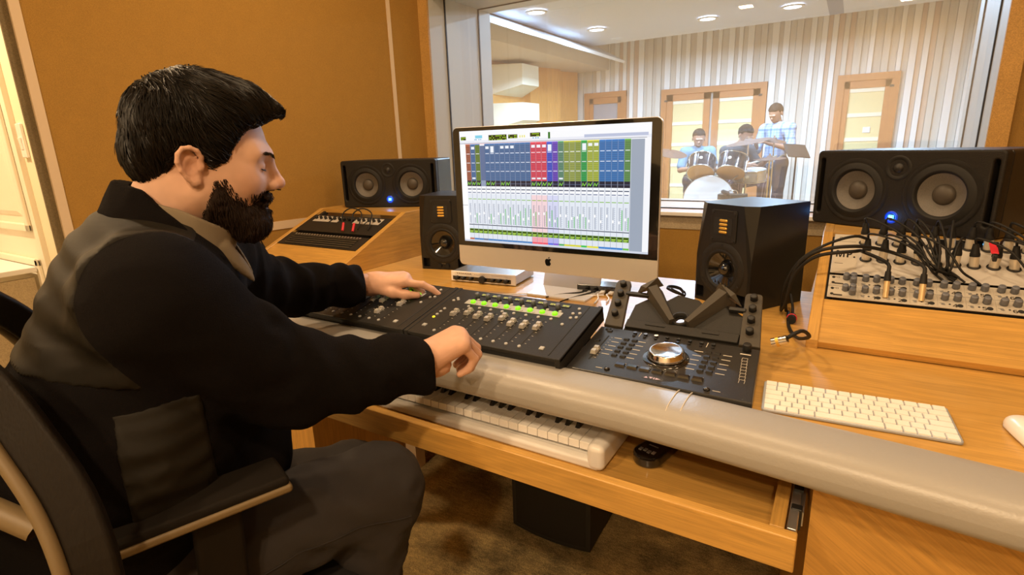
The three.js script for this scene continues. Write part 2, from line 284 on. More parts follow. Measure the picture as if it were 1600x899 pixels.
{ // cream panelled door on the back-left wall
  const d = structG('door_1', 'cream panelled door with raised mouldings'), z = -0.95;
  part('leaf', box(-3.95, -3.03, 0, 2.15, z, z + 0.02), M.creamDoor, d);
  for (const [y0, y1] of [[0.905, 2.0], [0.12, 0.78]]) {
    const x0 = -3.86, x1 = -3.075, m = 0.035;
    part('moulding', [box(x0, x1, y0, y0 + m, z + 0.02, z + 0.036, 'x', 0.006), box(x0, x1, y1 - m, y1, z + 0.02, z + 0.036, 'x', 0.006), box(x0, x0 + m, y0, y1, z + 0.02, z + 0.036, 'x', 0.006), box(x1 - m, x1, y0, y1, z + 0.02, z + 0.036, 'x', 0.006)], M.creamDoor, d);
    part('raised_field', frust(x1 - x0 - 0.14, 0.012, y1 - y0 - 0.14, 0.02).rotateX(Math.PI / 2).translate((x0 + x1) / 2, (y0 + y1) / 2, z + 0.02), M.creamDoor, d);
  }
  part('door_handle', [T(cyl(0.02, 0.02, 0.012, 16), -3.27, 1.248, z + 0.02, Math.PI / 2), T(new THREE.CapsuleGeometry(0.009, 0.1, 4, 10), -3.32, 1.248, z + 0.07, 0, 0, Math.PI / 2), T(cyl(0.008, 0.008, 0.055, 10), -3.27, 1.248, z + 0.02, Math.PI / 2)], M.gold, d);
}
{
  const s = thing('light_switch', 'tall cream switch plate on the wall beside the panelled door', 'switch', [-2.985, 1.294, -0.95]);
  part('plate', T(new RoundedBoxGeometry(0.05, 0.14, 0.012, 2, 0.004), 0, 0, 0.006), M.whitePlastic, s);
  part('rocker', T(new RoundedBoxGeometry(0.026, 0.05, 0.006, 2, 0.002), 0, -0.012, 0.013, 0.08), M.whitePlastic, s);
}
{
  const t = thing('side_table', 'white laminate side table with slim legs by the cream wall', 'table', [-3.5, 0, -0.60]);
  part('tabletop', box(-0.62, 0.42, 0.725, 0.75, -0.31, 0.25, 'x', 0.004), M.white, t);
  part('side_panel', box(0.375, 0.395, 0.0, 0.70, -0.3, -0.06, 'y'), M.apron, t);
  for (const x of [-0.56, 0.33]) for (const z of [-0.0, 0.2]) part('leg', box(x - 0.018, x + 0.018, 0, 0.725, z - 0.018, z + 0.018, 'y', 0.003), M.white, t);
  part('stretcher', box(-0.56, 0.36, 0.34, 0.375, 0.185, 0.215, 'x', 0.003), M.white, t);
  part('stretcher', box(0.345, 0.375, 0.34, 0.375, 0.0, 0.2, 'z', 0.003), M.white, t);
}
// ---------------------------------------------------------------- the live room behind the glass
const SF = -0.05, SZ = -9.5, SX0 = -4.65, SX1 = 1.6;
M.sWhite = std({ color: lin(0.86, 0.86, 0.86), roughness: 0.6 }); M.sBeige = std({ color: lin(0.60, 0.55, 0.49), roughness: 0.6 }); M.sTan = std({ color: lin(0.62, 0.46, 0.36), roughness: 0.6 }); M.sPale = std({ color: lin(0.66, 0.63, 0.58), roughness: 0.6 });
M.sDoor = std({ color: lin(0.60, 0.36, 0.25), map: rep(woodMap, 1, 2), roughness: 0.5 }); M.sYellow = std({ color: lin(0.80, 0.68, 0.36), roughness: 0.6 }); M.sCream = std({ color: lin(0.86, 0.82, 0.66), roughness: 0.6 }); M.sWood = std({ color: lin(0.85, 0.62, 0.33), map: rep(woodMap, 0.6, 1.2), roughness: 0.5 });
M.sGrey = std({ color: lin(0.34, 0.35, 0.40), roughness: 0.4 }); M.sFloor = std({ color: lin(0.34, 0.32, 0.30), map: rep(woodMap, 0.6, 1.2), roughness: 0.5 }); M.sCeil = std({ color: lin(0.66, 0.70, 0.80), roughness: 0.8 }); M.sDarkCeil = std({ color: lin(0.30, 0.33, 0.42), roughness: 0.8 });
struct('floor_studio', box(SX0, SX1, SF - 0.1, SF, SZ, WZ1, 'z'), M.sFloor, 'wooden floor of the live room');
struct('wall_studio_right', box(SX1, SX1 + 0.1, SF, 2.9, SZ, WZ1, 'z'), M.sWood, 'wooden right wall of the live room');
{
  const c = structG('ceiling_studio', 'pale ceiling of the live room with dropped panels');
  part('ceiling_slab', box(SX0, SX1, 2.9, 3.0, SZ, WZ1), M.sCeil, c);
  part('soffit', box(SX0, -3.75, 2.42, 2.9, SZ, WZ1, 'z'), M.sBeige, c);
  part('ceiling_panel', T(box(-1.55, 1.55, -0.03, 0.03, -1.75, 1.75), -1.95, 2.63, -6.35, 0, 0, 0), M.sCeil, c);
  part('ceiling_panel', T(box(-0.9, 0.9, -0.03, 0.03, -1.75, 1.75), 0.65, 2.63, -6.35), M.sCeil, c);
  part('dark_strip', box(-0.40, -0.25, 2.6, 2.9, -8.1, -4.6, 'z'), M.sDarkCeil, c);
  part('ceiling_edge', T(box(-0.35, 0.35, -0.02, 0.02, -2.4, 2.4), -3.6, 2.62, -6.6, 0, 0, -0.5), M.sWhite, c);
}
{ // striped board wall with three doorways
  const w = structG('wall_studio_back', 'wall of white and beige vertical boards behind the drums');
  part('backing', box(SX0, SX1, SF, 2.9, SZ - 0.12, SZ - 0.02), M.sPale, w);
  const doors = [[-4.2, -3.42, 2.06], [-2.81, -1.196, 2.02], [-0.278, 0.461, 2.02]], tones = [M.sWhite, M.sBeige, M.sWhite, M.sPale, M.sWhite, M.sTan];
  let x = SX0, k = 0;
  while (x < SX1) {
    const wd = 0.055 + 0.045 * rnd(), x1 = Math.min(x + wd, SX1), mid = (x + x1) / 2, d = doors.find((q) => mid > q[0] && mid < q[1]);
    const orange = (mid > -3.55 && mid < -3.15) || (mid > -0.5 && mid < 0) || (mid > 0.6 && mid < 0.9);   // the three stretches of orange-toned boards
    const mat = k % 2 === 0 ? (rnd() < 0.8 ? M.sWhite : M.sPale) : (orange ? M.sTan : (rnd() < 0.6 ? M.sBeige : M.sPale));
    part('board', box(x + 0.003, x1 - 0.003, d ? d[2] : SF, 2.9, SZ - 0.02, SZ + (k % 2 ? 0.0 : 0.025), 'y'), mat, w);
    x = x1; k++;
  }
  doors.forEach(([a, b, top], i) => {
    const d = structG('door_' + (i + 2), ['small wooden framed doorway with a grey pane', 'wooden double door with pale yellow slatted panels', 'single wooden door with a small white sign'][i]), z = SZ;
    const leaves = i === 1 ? [[a + 0.09, (a + b) / 2 - 0.02], [(a + b) / 2 + 0.02, b - 0.09]] : [[a + 0.09, b - 0.09]];
    part('frame', [box(a, a + 0.09, SF, top, z - 0.02, z + 0.05, 'y'), box(b - 0.09, b, SF, top, z - 0.02, z + 0.05, 'y'), box(a, b, top - 0.09, top, z - 0.02, z + 0.055)], M.sDoor, d);
    leaves.forEach(([l, r]) => {
      const st = i === 1 ? 0.1 : 0.07;
      part('leaf_frame', [box(l, l + st, SF, top - 0.09, z - 0.015, z + 0.03, 'y'), box(r - st, r, SF, top - 0.09, z - 0.015, z + 0.03, 'y'), box(l, r, top - 0.19, top - 0.09, z - 0.015, z + 0.03), box(l, r, SF, SF + 0.2, z - 0.015, z + 0.03)], M.sDoor, d);
      if (i === 0) { part('pane', box(l + st, r - st, SF + 0.2, top - 0.19, z - 0.01, z), M.sGrey, d); return; }
      const n = 5, y0 = SF + 0.2, h = (top - 0.19 - y0) / n;
      for (let q = 0; q < n; q++) {
        part('slat', box(l + st, r - st, y0 + q * h, y0 + (q + 0.84) * h, z - 0.012, z + 0.0), M.sYellow, d);
        part('slat', box(l + st, r - st, y0 + (q + 0.84) * h, y0 + (q + 1) * h, z - 0.012, z + 0.012), M.sCream, d);
      }
      part('hinge', box(i === 1 && l < (a + b) / 2 ? l - 0.03 : r - 0.02, i === 1 && l < (a + b) / 2 ? l + 0.02 : r + 0.03, top - 0.2, top - 0.17, z + 0.05, z + 0.062), M.seal, d);
    });
    if (i === 2) part('door_sign', box(0.10, 0.19, 1.22, 1.30, z + 0.001, z + 0.012, 'x', 0.004), M.white, d);
  });
}
{ // wood diffusers along the left wall
  const w = structG('wall_studio_left', 'yellow wood wall with angled acoustic panels in the live room');
  part('backing', box(SX0 - 0.1, SX0, SF, 2.9, SZ, WZ1, 'z'), M.sWood, w);
  const pr = (z0, z1, dep0, dep1, y0, y1) => { const g = extr(poly([[0, 0], [dep0, 0], [dep1, z1 - z0], [0, z1 - z0]]), y1 - y0); g.rotateX(-Math.PI / 2); return clean(T(g, SX0, y0, z1)); };
  for (const [z0, z1, a, b, y0, y1] of [[-9.4, -8.75, 0.12, 0.34, SF, 2.42], [-8.75, -8.1, 0.1, 0.32, SF, 2.42]]) part('angled_panel', triUV(pr(z0, z1, a, b, y0, y1), 'y'), M.sWood, w);
  for (const [y0, y1] of [[1.95, 2.36], [1.45, 1.82], [0.95, 1.3]]) {
    const g = new ConvexGeometry([V(0, y0, -8.0), V(0, y1, -8.0), V(0, y0, -7.1), V(0, y1, -7.1), V(0.42, y0 + 0.12, -7.8), V(0.42, y1, -7.8), V(0.42, y0 + 0.12, -7.3), V(0.42, y1, -7.3)]);
    part('wedge_panel', triUV(T(g, SX0, 0, 0), 'z'), M.sCream, w);
  }
}

// ---------------------------------------------------------------- desk
const DY = 0.75;
{
  const d = thing('studio_desk', 'long oak mixing desk with a grey padded front edge and a pulled-out drawer', 'desk');
  const top = clean(extr(poly([[-1.62, 0.94], [-0.22, 0.94], [0.85, 0.80], [0.85, 2.32], [-0.06, 2.32], [-0.06, 1.82], [-1.57, 1.82], [-1.57, 2.32], [-2.10, 2.32], [-2.22, 1.45], [-1.95, 1.12]]), 0.035, 0.002, 1).rotateX(-Math.PI / 2));
  top.scale(1, 1, 1); T(top, 0, DY - 0.035, 0); part('desktop', triUV(top, 'x'), M.wood, d);
  // padded bolster: one profile swept along the front edge, the right end bent towards the room
  const prof = []; for (let i = 0; i <= 28; i++) { const a = i / 28 * Math.PI * 2, c = Math.cos(a), s = Math.sin(a), k = 0.42; prof.push([0.064 * Math.sign(c) * Math.pow(Math.abs(c), 2 / 2.8), 0.0365 * Math.sign(s) * Math.pow(Math.abs(s), 2 / 2.8)]); }
  const sweep = (pts) => { const pos = [], uv = [], idx = []; let L = 0; pts.forEach((p, i) => { const q = pts[Math.max(i - 1, 0)], r = pts[Math.min(i + 1, pts.length - 1)], dx = r[0] - q[0], dz = r[1] - q[1], l = Math.hypot(dx, dz), nx = -dz / l, nz = dx / l; if (i) L += Math.hypot(p[0] - q[0], p[1] - q[1]); prof.forEach(([a, b], j) => { const kk = p[2] ?? 1; pos.push(p[0] + nx * a * kk, 0.734 + b * kk, p[1] + nz * a * kk); uv.push(L, j / 28 * 0.33); }); });
    for (let i = 0; i < pts.length - 1; i++) for (let j = 0; j < 28; j++) { const a = i * 29 + j, b = a + 29; idx.push(a, a + 1, b, a + 1, b + 1, b); }
    const g = new THREE.BufferGeometry(); g.setAttribute('position', new THREE.BufferAttribute(new Float32Array(pos), 3)); g.setAttribute('uv', new THREE.BufferAttribute(new Float32Array(uv), 2)); g.setIndex(idx); g.computeVertexNormals(); return g; };
  const path = (x0, x1, n) => Array.from({ length: n + 1 }, (_, i) => { const x = lerp(x0, x1, i / n), b = Math.max(0, x + 0.3); return [x, -0.886 + 0.052 * b + 0.035 * b * b / (0.3 + b)]; });
  const endcap = (pts, flip) => { const a = pts[0].slice(), b = pts[pts.length - 1].slice(); const e0 = [a[0] - 0.006, a[1], 0.9], e1 = [b[0] + 0.006, b[1], 0.9]; return [[e0[0] - 0.004, e0[1], 0.02], e0, ...pts, e1, [e1[0] + 0.004, e1[1], 0.02]]; };
  part('padded_edge', sweep(endcap(path(-1.55, 0.85, 46))), M.pad, d);
  for (const x of [-0.223, -0.200]) { const z = -0.886; const pts = []; for (let i = 4; i <= 26; i++) { const q = prof[(i + 25) % 28]; pts.push([x, 0.734 + q[1] * 1.012, z - -q[0] * 1.012]); } part('seam_stitch', tube(pts, 0.0011, 40, 5), M.thread, d); }
  // pedestals and panels under the top
  const ped = box(0.0, 0.85, 0.0, 0.70, -0.72, 0.0); triUV(ped, 'x', 1, R(38)); ped.rotateY(-R(-5)); T(ped, 0.005, 0, -0.868); part('pedestal_panel', ped, M.woodPanel, d);
  part('side_panel', box(-1.58, -1.40, 0, 0.715, -1.48, -1.0, 'y'), M.woodPanel, d);
  part('leg_post', box(-1.36, -1.31, 0, 0.715, -1.42, -1.37, 'y'), M.trim, d);
  part('modesty_panel', box(-1.57, 0.0, 0.12, 0.715, -1.80, -1.775), M.woodPanel, d);
  part('side_panel', box(-2.06, -2.03, 0, 0.715, -2.2, -1.4, 'y'), M.woodPanel, d);
  // keyboard drawer
  const k = group('keyboard_drawer', d);
  part('drawer_front', box(-1.24, -0.008, 0.588, 0.646, -0.788, -0.768, 'x', 0.0025), M.wood, k);
  part('drawer_bottom', box(-1.23, -0.035, 0.592, 0.602, -1.25, -0.788), M.wood, k);
  part('drawer_side', box(-0.047, -0.026, 0.592, 0.645, -1.25, -0.789, 'z', 0.002), M.wood, k);
  part('drawer_side', box(-1.23, -1.21, 0.592, 0.645, -1.25, -0.789, 'z', 0.002), M.wood, k);
  part('slide_rail', [box(-0.024, -0.010, 0.600, 0.640, -1.25, -0.800, 'z', 0.002), box(-0.010, -0.004, 0.607, 0.632, -1.3, -0.86, 'z')], M.steel, k);
  part('rail_stop', [box(-0.022, -0.006, 0.604, 0.642, -0.865, -0.850, 'z', 0.002), box(-0.022, -0.008, 0.640, 0.646, -0.93, -0.90, 'z')], M.black, k);
}
// ---------------------------------------------------------------- sloped rack cabinets
const RL = Math.hypot(0.414, 0.18), RA = Math.atan2(0.18, 0.414);
function rack(x0, x1, label, DP = 0.93) {
  const c = thing('rack_cabinet', label, 'rack', [(x0 + x1) / 2, DY, -1.31]), w = (x1 - x0) / 2;
  const side = () => { const g = extr(poly([[0, 0], [0, 0.02], [0.414, 0.2], [DP, 0.2], [DP, 0]]), 0.024, 0.0015, 1); g.rotateY(Math.PI / 2); return clean(g); };   // x -> -z
  for (const sx of [-w, w - 0.024]) part('side_board', triUV(T(side(), sx, 0, 0), 'z'), M.wood, c);
  part('top_board', box(-w + 0.024, w - 0.024, 0.182, 0.199, -DP, -0.414), M.wood, c);
  const f = group('front_panel', c, [0, 0.02, 0]); f.rotation.x = RA;                       // local -z runs up the slope
  part('lower_board', box(-w + 0.024, w - 0.024, -0.02, -0.004, -0.155, 0), M.wood, f);
  part('rack_strip', [box(-w + 0.024, -w + 0.04, -0.03, -0.012, -RL, -0.155, 'z'), box(w - 0.04, w - 0.024, -0.03, -0.012, -RL, -0.155, 'z')], M.black, f);
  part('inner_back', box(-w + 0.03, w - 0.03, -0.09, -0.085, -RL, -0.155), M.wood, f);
  return c;
}
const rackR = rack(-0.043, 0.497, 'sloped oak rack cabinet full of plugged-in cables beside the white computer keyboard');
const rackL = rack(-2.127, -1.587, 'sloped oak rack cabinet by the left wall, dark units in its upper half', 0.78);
// a unit screwed to the slope: origin at slope distance s from the lower edge, local -z up the slope, +y out of the face
function unit(rackCentre, s, name, label, cat = 'rack unit') { const o = thing(name, label, cat, [rackCentre, DY + 0.02 + s * Math.sin(RA), -1.31 - s * Math.cos(RA)]); o.rotation.x = RA; return o; }
const RC = 0.227, LC = -1.857, UW = 0.4826;
function preamp(s, label) {
  const u = unit(RC, s, 'channel_strip', label);
  part('face_plate', box(-UW / 2, UW / 2, -0.003, 0.0, -0.0440, -0.0005, 'x', 0.001), M.panelAlu, u);
  part('chassis', box(-0.215, 0.215, -0.07, -0.003, -0.042, -0.002), M.black, u);
  for (const x of [-0.232, 0.232]) part('rack_screw', [T(cyl(0.0035, 0.0035, 0.002, 8), x, 0, -0.011), T(cyl(0.0035, 0.0035, 0.002, 8), x, 0, -0.033)], M.black, u);
  const kn = lathe([[0, 0.016], [0.0058, 0.016], [0.007, 0.0135], [0.0076, 0], [0, 0]], 14);
  for (let i = 0; i < 8; i++) {
    const x = -0.165 + i * 0.05;
    if (x > 0.22) break;
    const g = new THREE.Mesh(kn, M.knob); g.name = 'knob'; g.position.set(x, 0, -0.031); u.add(g);
    const h = new THREE.Mesh(kn, M.knob); h.name = 'knob'; h.position.set(x + 0.022, 0, -0.031); u.add(h);
    part('jack_socket', T(cyl(0.0036, 0.0036, 0.0012, 10), x - 0.004, 0, -0.011), M.steel, u); part('jack_socket', T(cyl(0.0055, 0.0055, 0.0012, 12), x + 0.026, 0, -0.011), M.slotBlack, u);
    part('led', T(cyl(0.002, 0.002, 0.0012, 8), x + 0.008, 0, -0.013), M.seal, u);
    part('panel_line', box(x - 0.0135, x - 0.0130, 0, 0.0004, -0.041, -0.004), M.seal, u);
  }
  for (const [x, z] of [[-0.205, -0.031], [-0.19, -0.018], [-0.19, -0.034]]) { const g = new THREE.Mesh(kn, M.knob); g.name = 'knob'; g.position.set(x, 0, z); u.add(g); }
  const tx = canvasTex(1024, 96, (q, W, H) => { q.fillStyle = '#c9c2b6'; q.fillRect(0, 0, W, H); q.fillStyle = '#3a342c'; q.font = 'bold 36px sans-serif'; for (let i = 0; i < 8; i++) q.fillText(String(i + 1), 190 + i * 106, 88); q.font = 'bold 18px sans-serif'; q.fillText('<()', 22, 24); q.fillRect(22, 72, 40, 12); for (let i = 0; i < 8; i++) q.fillRect(140 + i * 106, 62, 20, 2); });
  const mt = std({ map: tx, metalness: 0.25, roughness: 0.45, color: lin(0.95, 0.95, 0.95) });
  part('panel_print', planar01(box(-UW / 2 + 0.002, UW / 2 - 0.002, 0.0001, 0.0004, -0.0432, -0.0012)), mt, u);
  return u;
}
function planar01(g) { g.computeBoundingBox(); const b = g.boundingBox, p = g.attributes.position, uv = new Float32Array(p.count * 2); for (let i = 0; i < p.count; i++) { uv[2 * i] = (p.getX(i) - b.min.x) / (b.max.x - b.min.x); uv[2 * i + 1] = 1 - (p.getZ(i) - b.min.z) / (b.max.z - b.min.z); } g.setAttribute('uv', new THREE.BufferAttribute(uv, 2)); return g; }
preamp(0.162, 'lower silver channel strip with small grey knobs in the right rack');
preamp(0.2075, 'upper silver channel strip with small grey knobs under the patch bay');
{ // large patch bay with two rows of sockets
  const u = unit(RC, 0.262, 'patch_bay', 'tall silver patch bay lettered MP with black plugs in every socket');
  part('face_plate', box(-UW / 2, UW / 2, -0.003, 0, -0.180, -0.0, 'x', 0.001), M.panelAlu, u);
  part('chassis', box(-0.215, 0.215, -0.06, -0.003, -0.175, -0.005), M.black, u);
  const tx = canvasTex(256, 512, (q, W, H) => { q.fillStyle = '#cfc8bb'; q.fillRect(0, 0, W, H); q.fillStyle = '#171412'; q.font = 'bold 128px sans-serif'; q.fillText('MP.', 14, 320); for (const y of [50, 182]) { q.fillRect(40, y, 22, 5); q.fillRect(46, y - 12, 30, 5); q.fillRect(70, y, 16, 5); } q.fillRect(20, 100, 210, 3); q.fillRect(20, 400, 90, 5); });
  part('panel_print', planar01(box(-UW / 2 + 0.003, -UW / 2 + 0.055, 0.0001, 0.0005, -0.178, -0.004)), std({ map: tx, roughness: 0.45, metalness: 0.2 }), u);
  part('dark_band', box(-0.02, 0.1, 0.0001, 0.001, -0.176, -0.148), M.gloss, u);
  for (const x of [0.045, 0.075]) part('blue_display', box(x - 0.006, x + 0.006, 0.001, 0.0016, -0.165, -0.155), M.blueLed, u);
  const plugCable = (x, s, out, dir, sag, k) => {
    const c = thing('patch_cable', ['black cable plugged into the upper socket row of the patch bay', 'black cable plugged into the lower socket row of the patch bay'][k], 'cable', [0, 0, 0], 0, ['upper plugs of the patch bay', 'lower plugs of the patch bay'][k]);
    c.position.copy(u.position); c.rotation.copy(u.rotation);
    const lean = 0.55;   // plugs hang down the slope a little
    const P = (d) => [x + dir * d * 0.25, 0.001 + d * Math.cos(lean), s + d * Math.sin(lean) * -0.6];
    part('collar', T(new THREE.TorusGeometry(0.0115, 0.002, 6, 18), x, 0.001, s, Math.PI / 2), M.black, c);
    const seg = (d0, d1, r0, r1, n = 12) => { const a = V(...P(d0)), b = V(...P(d1)), g = new THREE.CylinderGeometry(r1, r0, a.distanceTo(b), n); g.applyQuaternion(new THREE.Quaternion().setFromUnitVectors(V(0, 1, 0), b.clone().sub(a).normalize())); g.translate((a.x + b.x) / 2, (a.y + b.y) / 2, (a.z + b.z) / 2); return g; };
    part('plug_shell', seg(0, 0.026, 0.0095, 0.0095), M.xlr, c);
    part('boot', [seg(0.026, 0.034, 0.0100, 0.0098), seg(0.034, 0.058, 0.0092, 0.0055)], M.rubber, c);
    const e = P(0.058), fx = sag[0], fz = sag[1];
    part('cable', tube([P(0.05), e, [e[0] + dir * 0.012, e[1] + 0.02, e[2] + 0.008], [lerp(e[0], fx, 0.45), e[1] + 0.014, lerp(e[2], fz, 0.4) + 0.012], [lerp(e[0], fx, 0.8), 0.03, fz + 0.004], [fx, 0.012, fz], [fx + 0.015, 0.006, fz + 0.012]], 0.0026, 26, 6), M.rubber, c);
  };
  for (let i = 0; i < 12; i++) {
    const x = -0.172 + i * 0.0355;
    plugCable(x, -0.142 + 0.004 * (rnd() - 0.5), 1, (rnd() - 0.3) * 0.8, [i < 6 ? -0.03 + 0.03 * rnd() : 0.16 + 0.05 * rnd(), -0.022 + 0.012 * rnd()], 0);
    plugCable(x + 0.004, -0.066 + 0.004 * (rnd() - 0.5), 1, (rnd() - 0.5) * 0.7, [i < 6 ? -0.04 + 0.08 * rnd() : 0.15 + 0.07 * rnd(), -0.012 + 0.012 * rnd()], 1);
  }
  const tag = thing('red_cable_tag', 'small red marker tag among the plugs of the patch bay', 'tag'); tag.position.copy(u.position); tag.rotation.copy(u.rotation);
  part('marker', box(0.066, 0.080, 0.045, 0.0475, -0.10, -0.055, 'x', 0.001), M.red, tag); part('clip', box(0.070, 0.078, 0.030, 0.047, -0.06, -0.046, 'x', 0.002), M.black, tag);
}
{ // two jack leads plugged into the upper channel strips, running off to the left
  for (const [x, s, lab] of [[-0.125, 0.186, 'black lead with a gold jack plug in the second socket of the channel strip'], [-0.058, 0.186, 'black lead with a gold jack plug in the third socket of the channel strip']]) {
    const c = thing('jack_lead', lab, 'cable');
    const b = V(RC + x, DY + 0.02 + s * Math.sin(RA), -1.31 - s * Math.cos(RA)), n = V(0, Math.cos(RA), Math.sin(RA)), up = V(0, Math.sin(RA), -Math.cos(RA));
    const at = (d, e) => b.clone().addScaledVector(n, d).addScaledVector(up, e);
    const seg = (p, q, r0, r1) => { const g = new THREE.CylinderGeometry(r1, r0, p.distanceTo(q), 14); g.applyQuaternion(new THREE.Quaternion().setFromUnitVectors(V(0, 1, 0), q.clone().sub(p).normalize())); return g.translate((p.x + q.x) / 2, (p.y + q.y) / 2, (p.z + q.z) / 2); };
    part('jack_plug', seg(at(0, -0.008), at(0.03, 0.016), 0.006, 0.0065), M.brass, c);
    part('boot', seg(at(0.03, 0.016), at(0.046, 0.032), 0.0075, 0.006), M.rubber, c);
    const o = x > -0.1 ? 0.012 : 0;
    part('cable', tube([at(0.044, 0.03), at(0.052, 0.05), b.clone().add(V(-0.05, 0.085, -0.075)), V(0.03, 0.945 + o, -1.47), V(-0.045, 0.93 + o, -1.455), V(-0.085, 0.885 + o, -1.47), V(-0.103, 0.80, -1.50), V(-0.105 - o, 0.757, -1.56)], 0.0042, 60, 8), M.rubber, c);
  }
  const c = thing('loose_lead', 'black lead arching from the first patch bay plug down to the desk', 'cable');
  part('cable', tube([V(0.057, 0.955, -1.6), V(0.03, 0.965, -1.57), V(-0.03, 0.945, -1.54), V(-0.085, 0.90, -1.53), V(-0.115, 0.82, -1.54), V(-0.118, 0.756, -1.57)], 0.0036, 40, 8), M.rubber, c);
  const m = thing('microphone_lead', 'black lead with a metal connector lying behind the transport controller', 'cable');
  part('connector', [T(cyl(0.0095, 0.0095, 0.03, 14), -0.098, 0.800, -1.165, 0.2, 0, -1.15)], M.chrome, m);
  part('connector_ring', [T(cyl(0.0105, 0.0105, 0.006, 14), -0.090, 0.8035, -1.165, 0.2, 0, -1.15)], M.gold, m);
  part('cable', tube([V(-0.072, 0.813, -1.17), V(-0.05, 0.825, -1.19), V(-0.035, 0.80, -1.24), V(-0.06, 0.762, -1.33), V(-0.085, 0.755, -1.42), V(-0.10, 0.755, -1.56)], 0.004, 40, 8), M.rubber, m);
  const e = thing('cable_end', 'short black cable end with a red-ringed plug beside the rack cabinet', 'cable');
  part('plug', [T(cyl(0.009, 0.011, 0.035, 14), -0.085, 0.762, -1.50, Math.PI / 2)], M.rubber, e); part('ring', T(new THREE.TorusGeometry(0.0105, 0.0015, 6, 18), -0.085, 0.762, -1.482), M.red, e);
  part('cable', tube([V(-0.085, 0.762, -1.50), V(-0.09, 0.78, -1.54), V(-0.10, 0.80, -1.57), V(-0.105, 0.765, -1.62)], 0.0035, 24, 8), M.rubber, e);
}
{ // left rack units
  const a = unit(LC, 0.155, 'black_rack_unit', 'black vented rack unit above the oak board of the left rack');
  part('face_plate', box(-UW / 2, UW / 2, -0.003, 0, -0.0885, -0.0005, 'x', 0.001), M.black, a); part('chassis', box(-0.215, 0.215, -0.06, -0.003, -0.085, -0.002), M.black, a);
  for (let i = 0; i < 5; i++) part('vent_slat', box(-0.2, 0.2, 0.0, 0.004, -0.014 - i * 0.014, -0.008 - i * 0.014, 'x', 0.001), M.darkGrey, a);
  for (let i = 0; i < 24; i++) part('socket', T(cyl(0.005, 0.005, 0.0015, 10), -0.2 + i * 0.0172, 0, -0.081), M.steel, a);
  const b = unit(LC, 0.262, 'outboard_unit', 'black and silver outboard unit at the top of the left rack');
  part('face_plate', box(-UW / 2, UW / 2, -0.003, 0, -0.1330, -0.0005, 'x', 0.001), M.black, b); part('chassis', box(-0.215, 0.215, -0.06, -0.003, -0.13, -0.002), M.black, b);
  for (const [x0, x1] of [[-0.205, -0.10], [-0.085, -0.045], [0.05, 0.12], [0.13, 0.205]]) part('silver_section', box(x0, x1, 0, 0.0015, -0.122, -0.078, 'x', 0.0006), M.panelAlu, b);
  for (let i = 0; i < 14; i++) { const x = -0.195 + i * 0.03; part('knob', T(lathe([[0, 0.013], [0.006, 0.013], [0.007, 0], [0, 0]], 10), x, 0.0012, -0.1), M.black, b); }
  for (let i = 0; i < 2; i++) {
    const c = thing('red_patch_lead', ['black lead with a red plug leaning left in the left rack', 'black lead with a red plug leaning right in the left rack'][i], 'cable'); c.position.copy(b.position); c.rotation.copy(b.rotation);
    const x = 0.075 + i * 0.06;
    part('plug', T(cyl(0.0055, 0.005, 0.036, 12), x, 0.014, 0.0, -0.95, 0, 0.25 - 0.1 * i), M.red, c);
    part('cable', tube([V(x - 0.012, 0.044, -0.024), V(x - 0.02, 0.065, -0.06), V(x + 0.005, 0.07, -0.09), V(x + 0.035, 0.045, -0.10), V(x + 0.05, 0.02, -0.06), V(x + 0.055, 0.004, -0.03)], 0.0028, 30, 6), M.rubber, c);
  }
}
{ const c = thing('hanging_cable', 'thin black cable hanging along the left wall behind the rack', 'cable'); part('cable', tube([V(-2.212, 0.927, -1.419), V(-2.209, 0.868, -1.438), V(-2.206, 0.816, -1.455), V(-2.202, 0.753, -1.484), V(-2.197, 0.632, -1.515)], 0.003, 30, 6), M.rubber, c); }
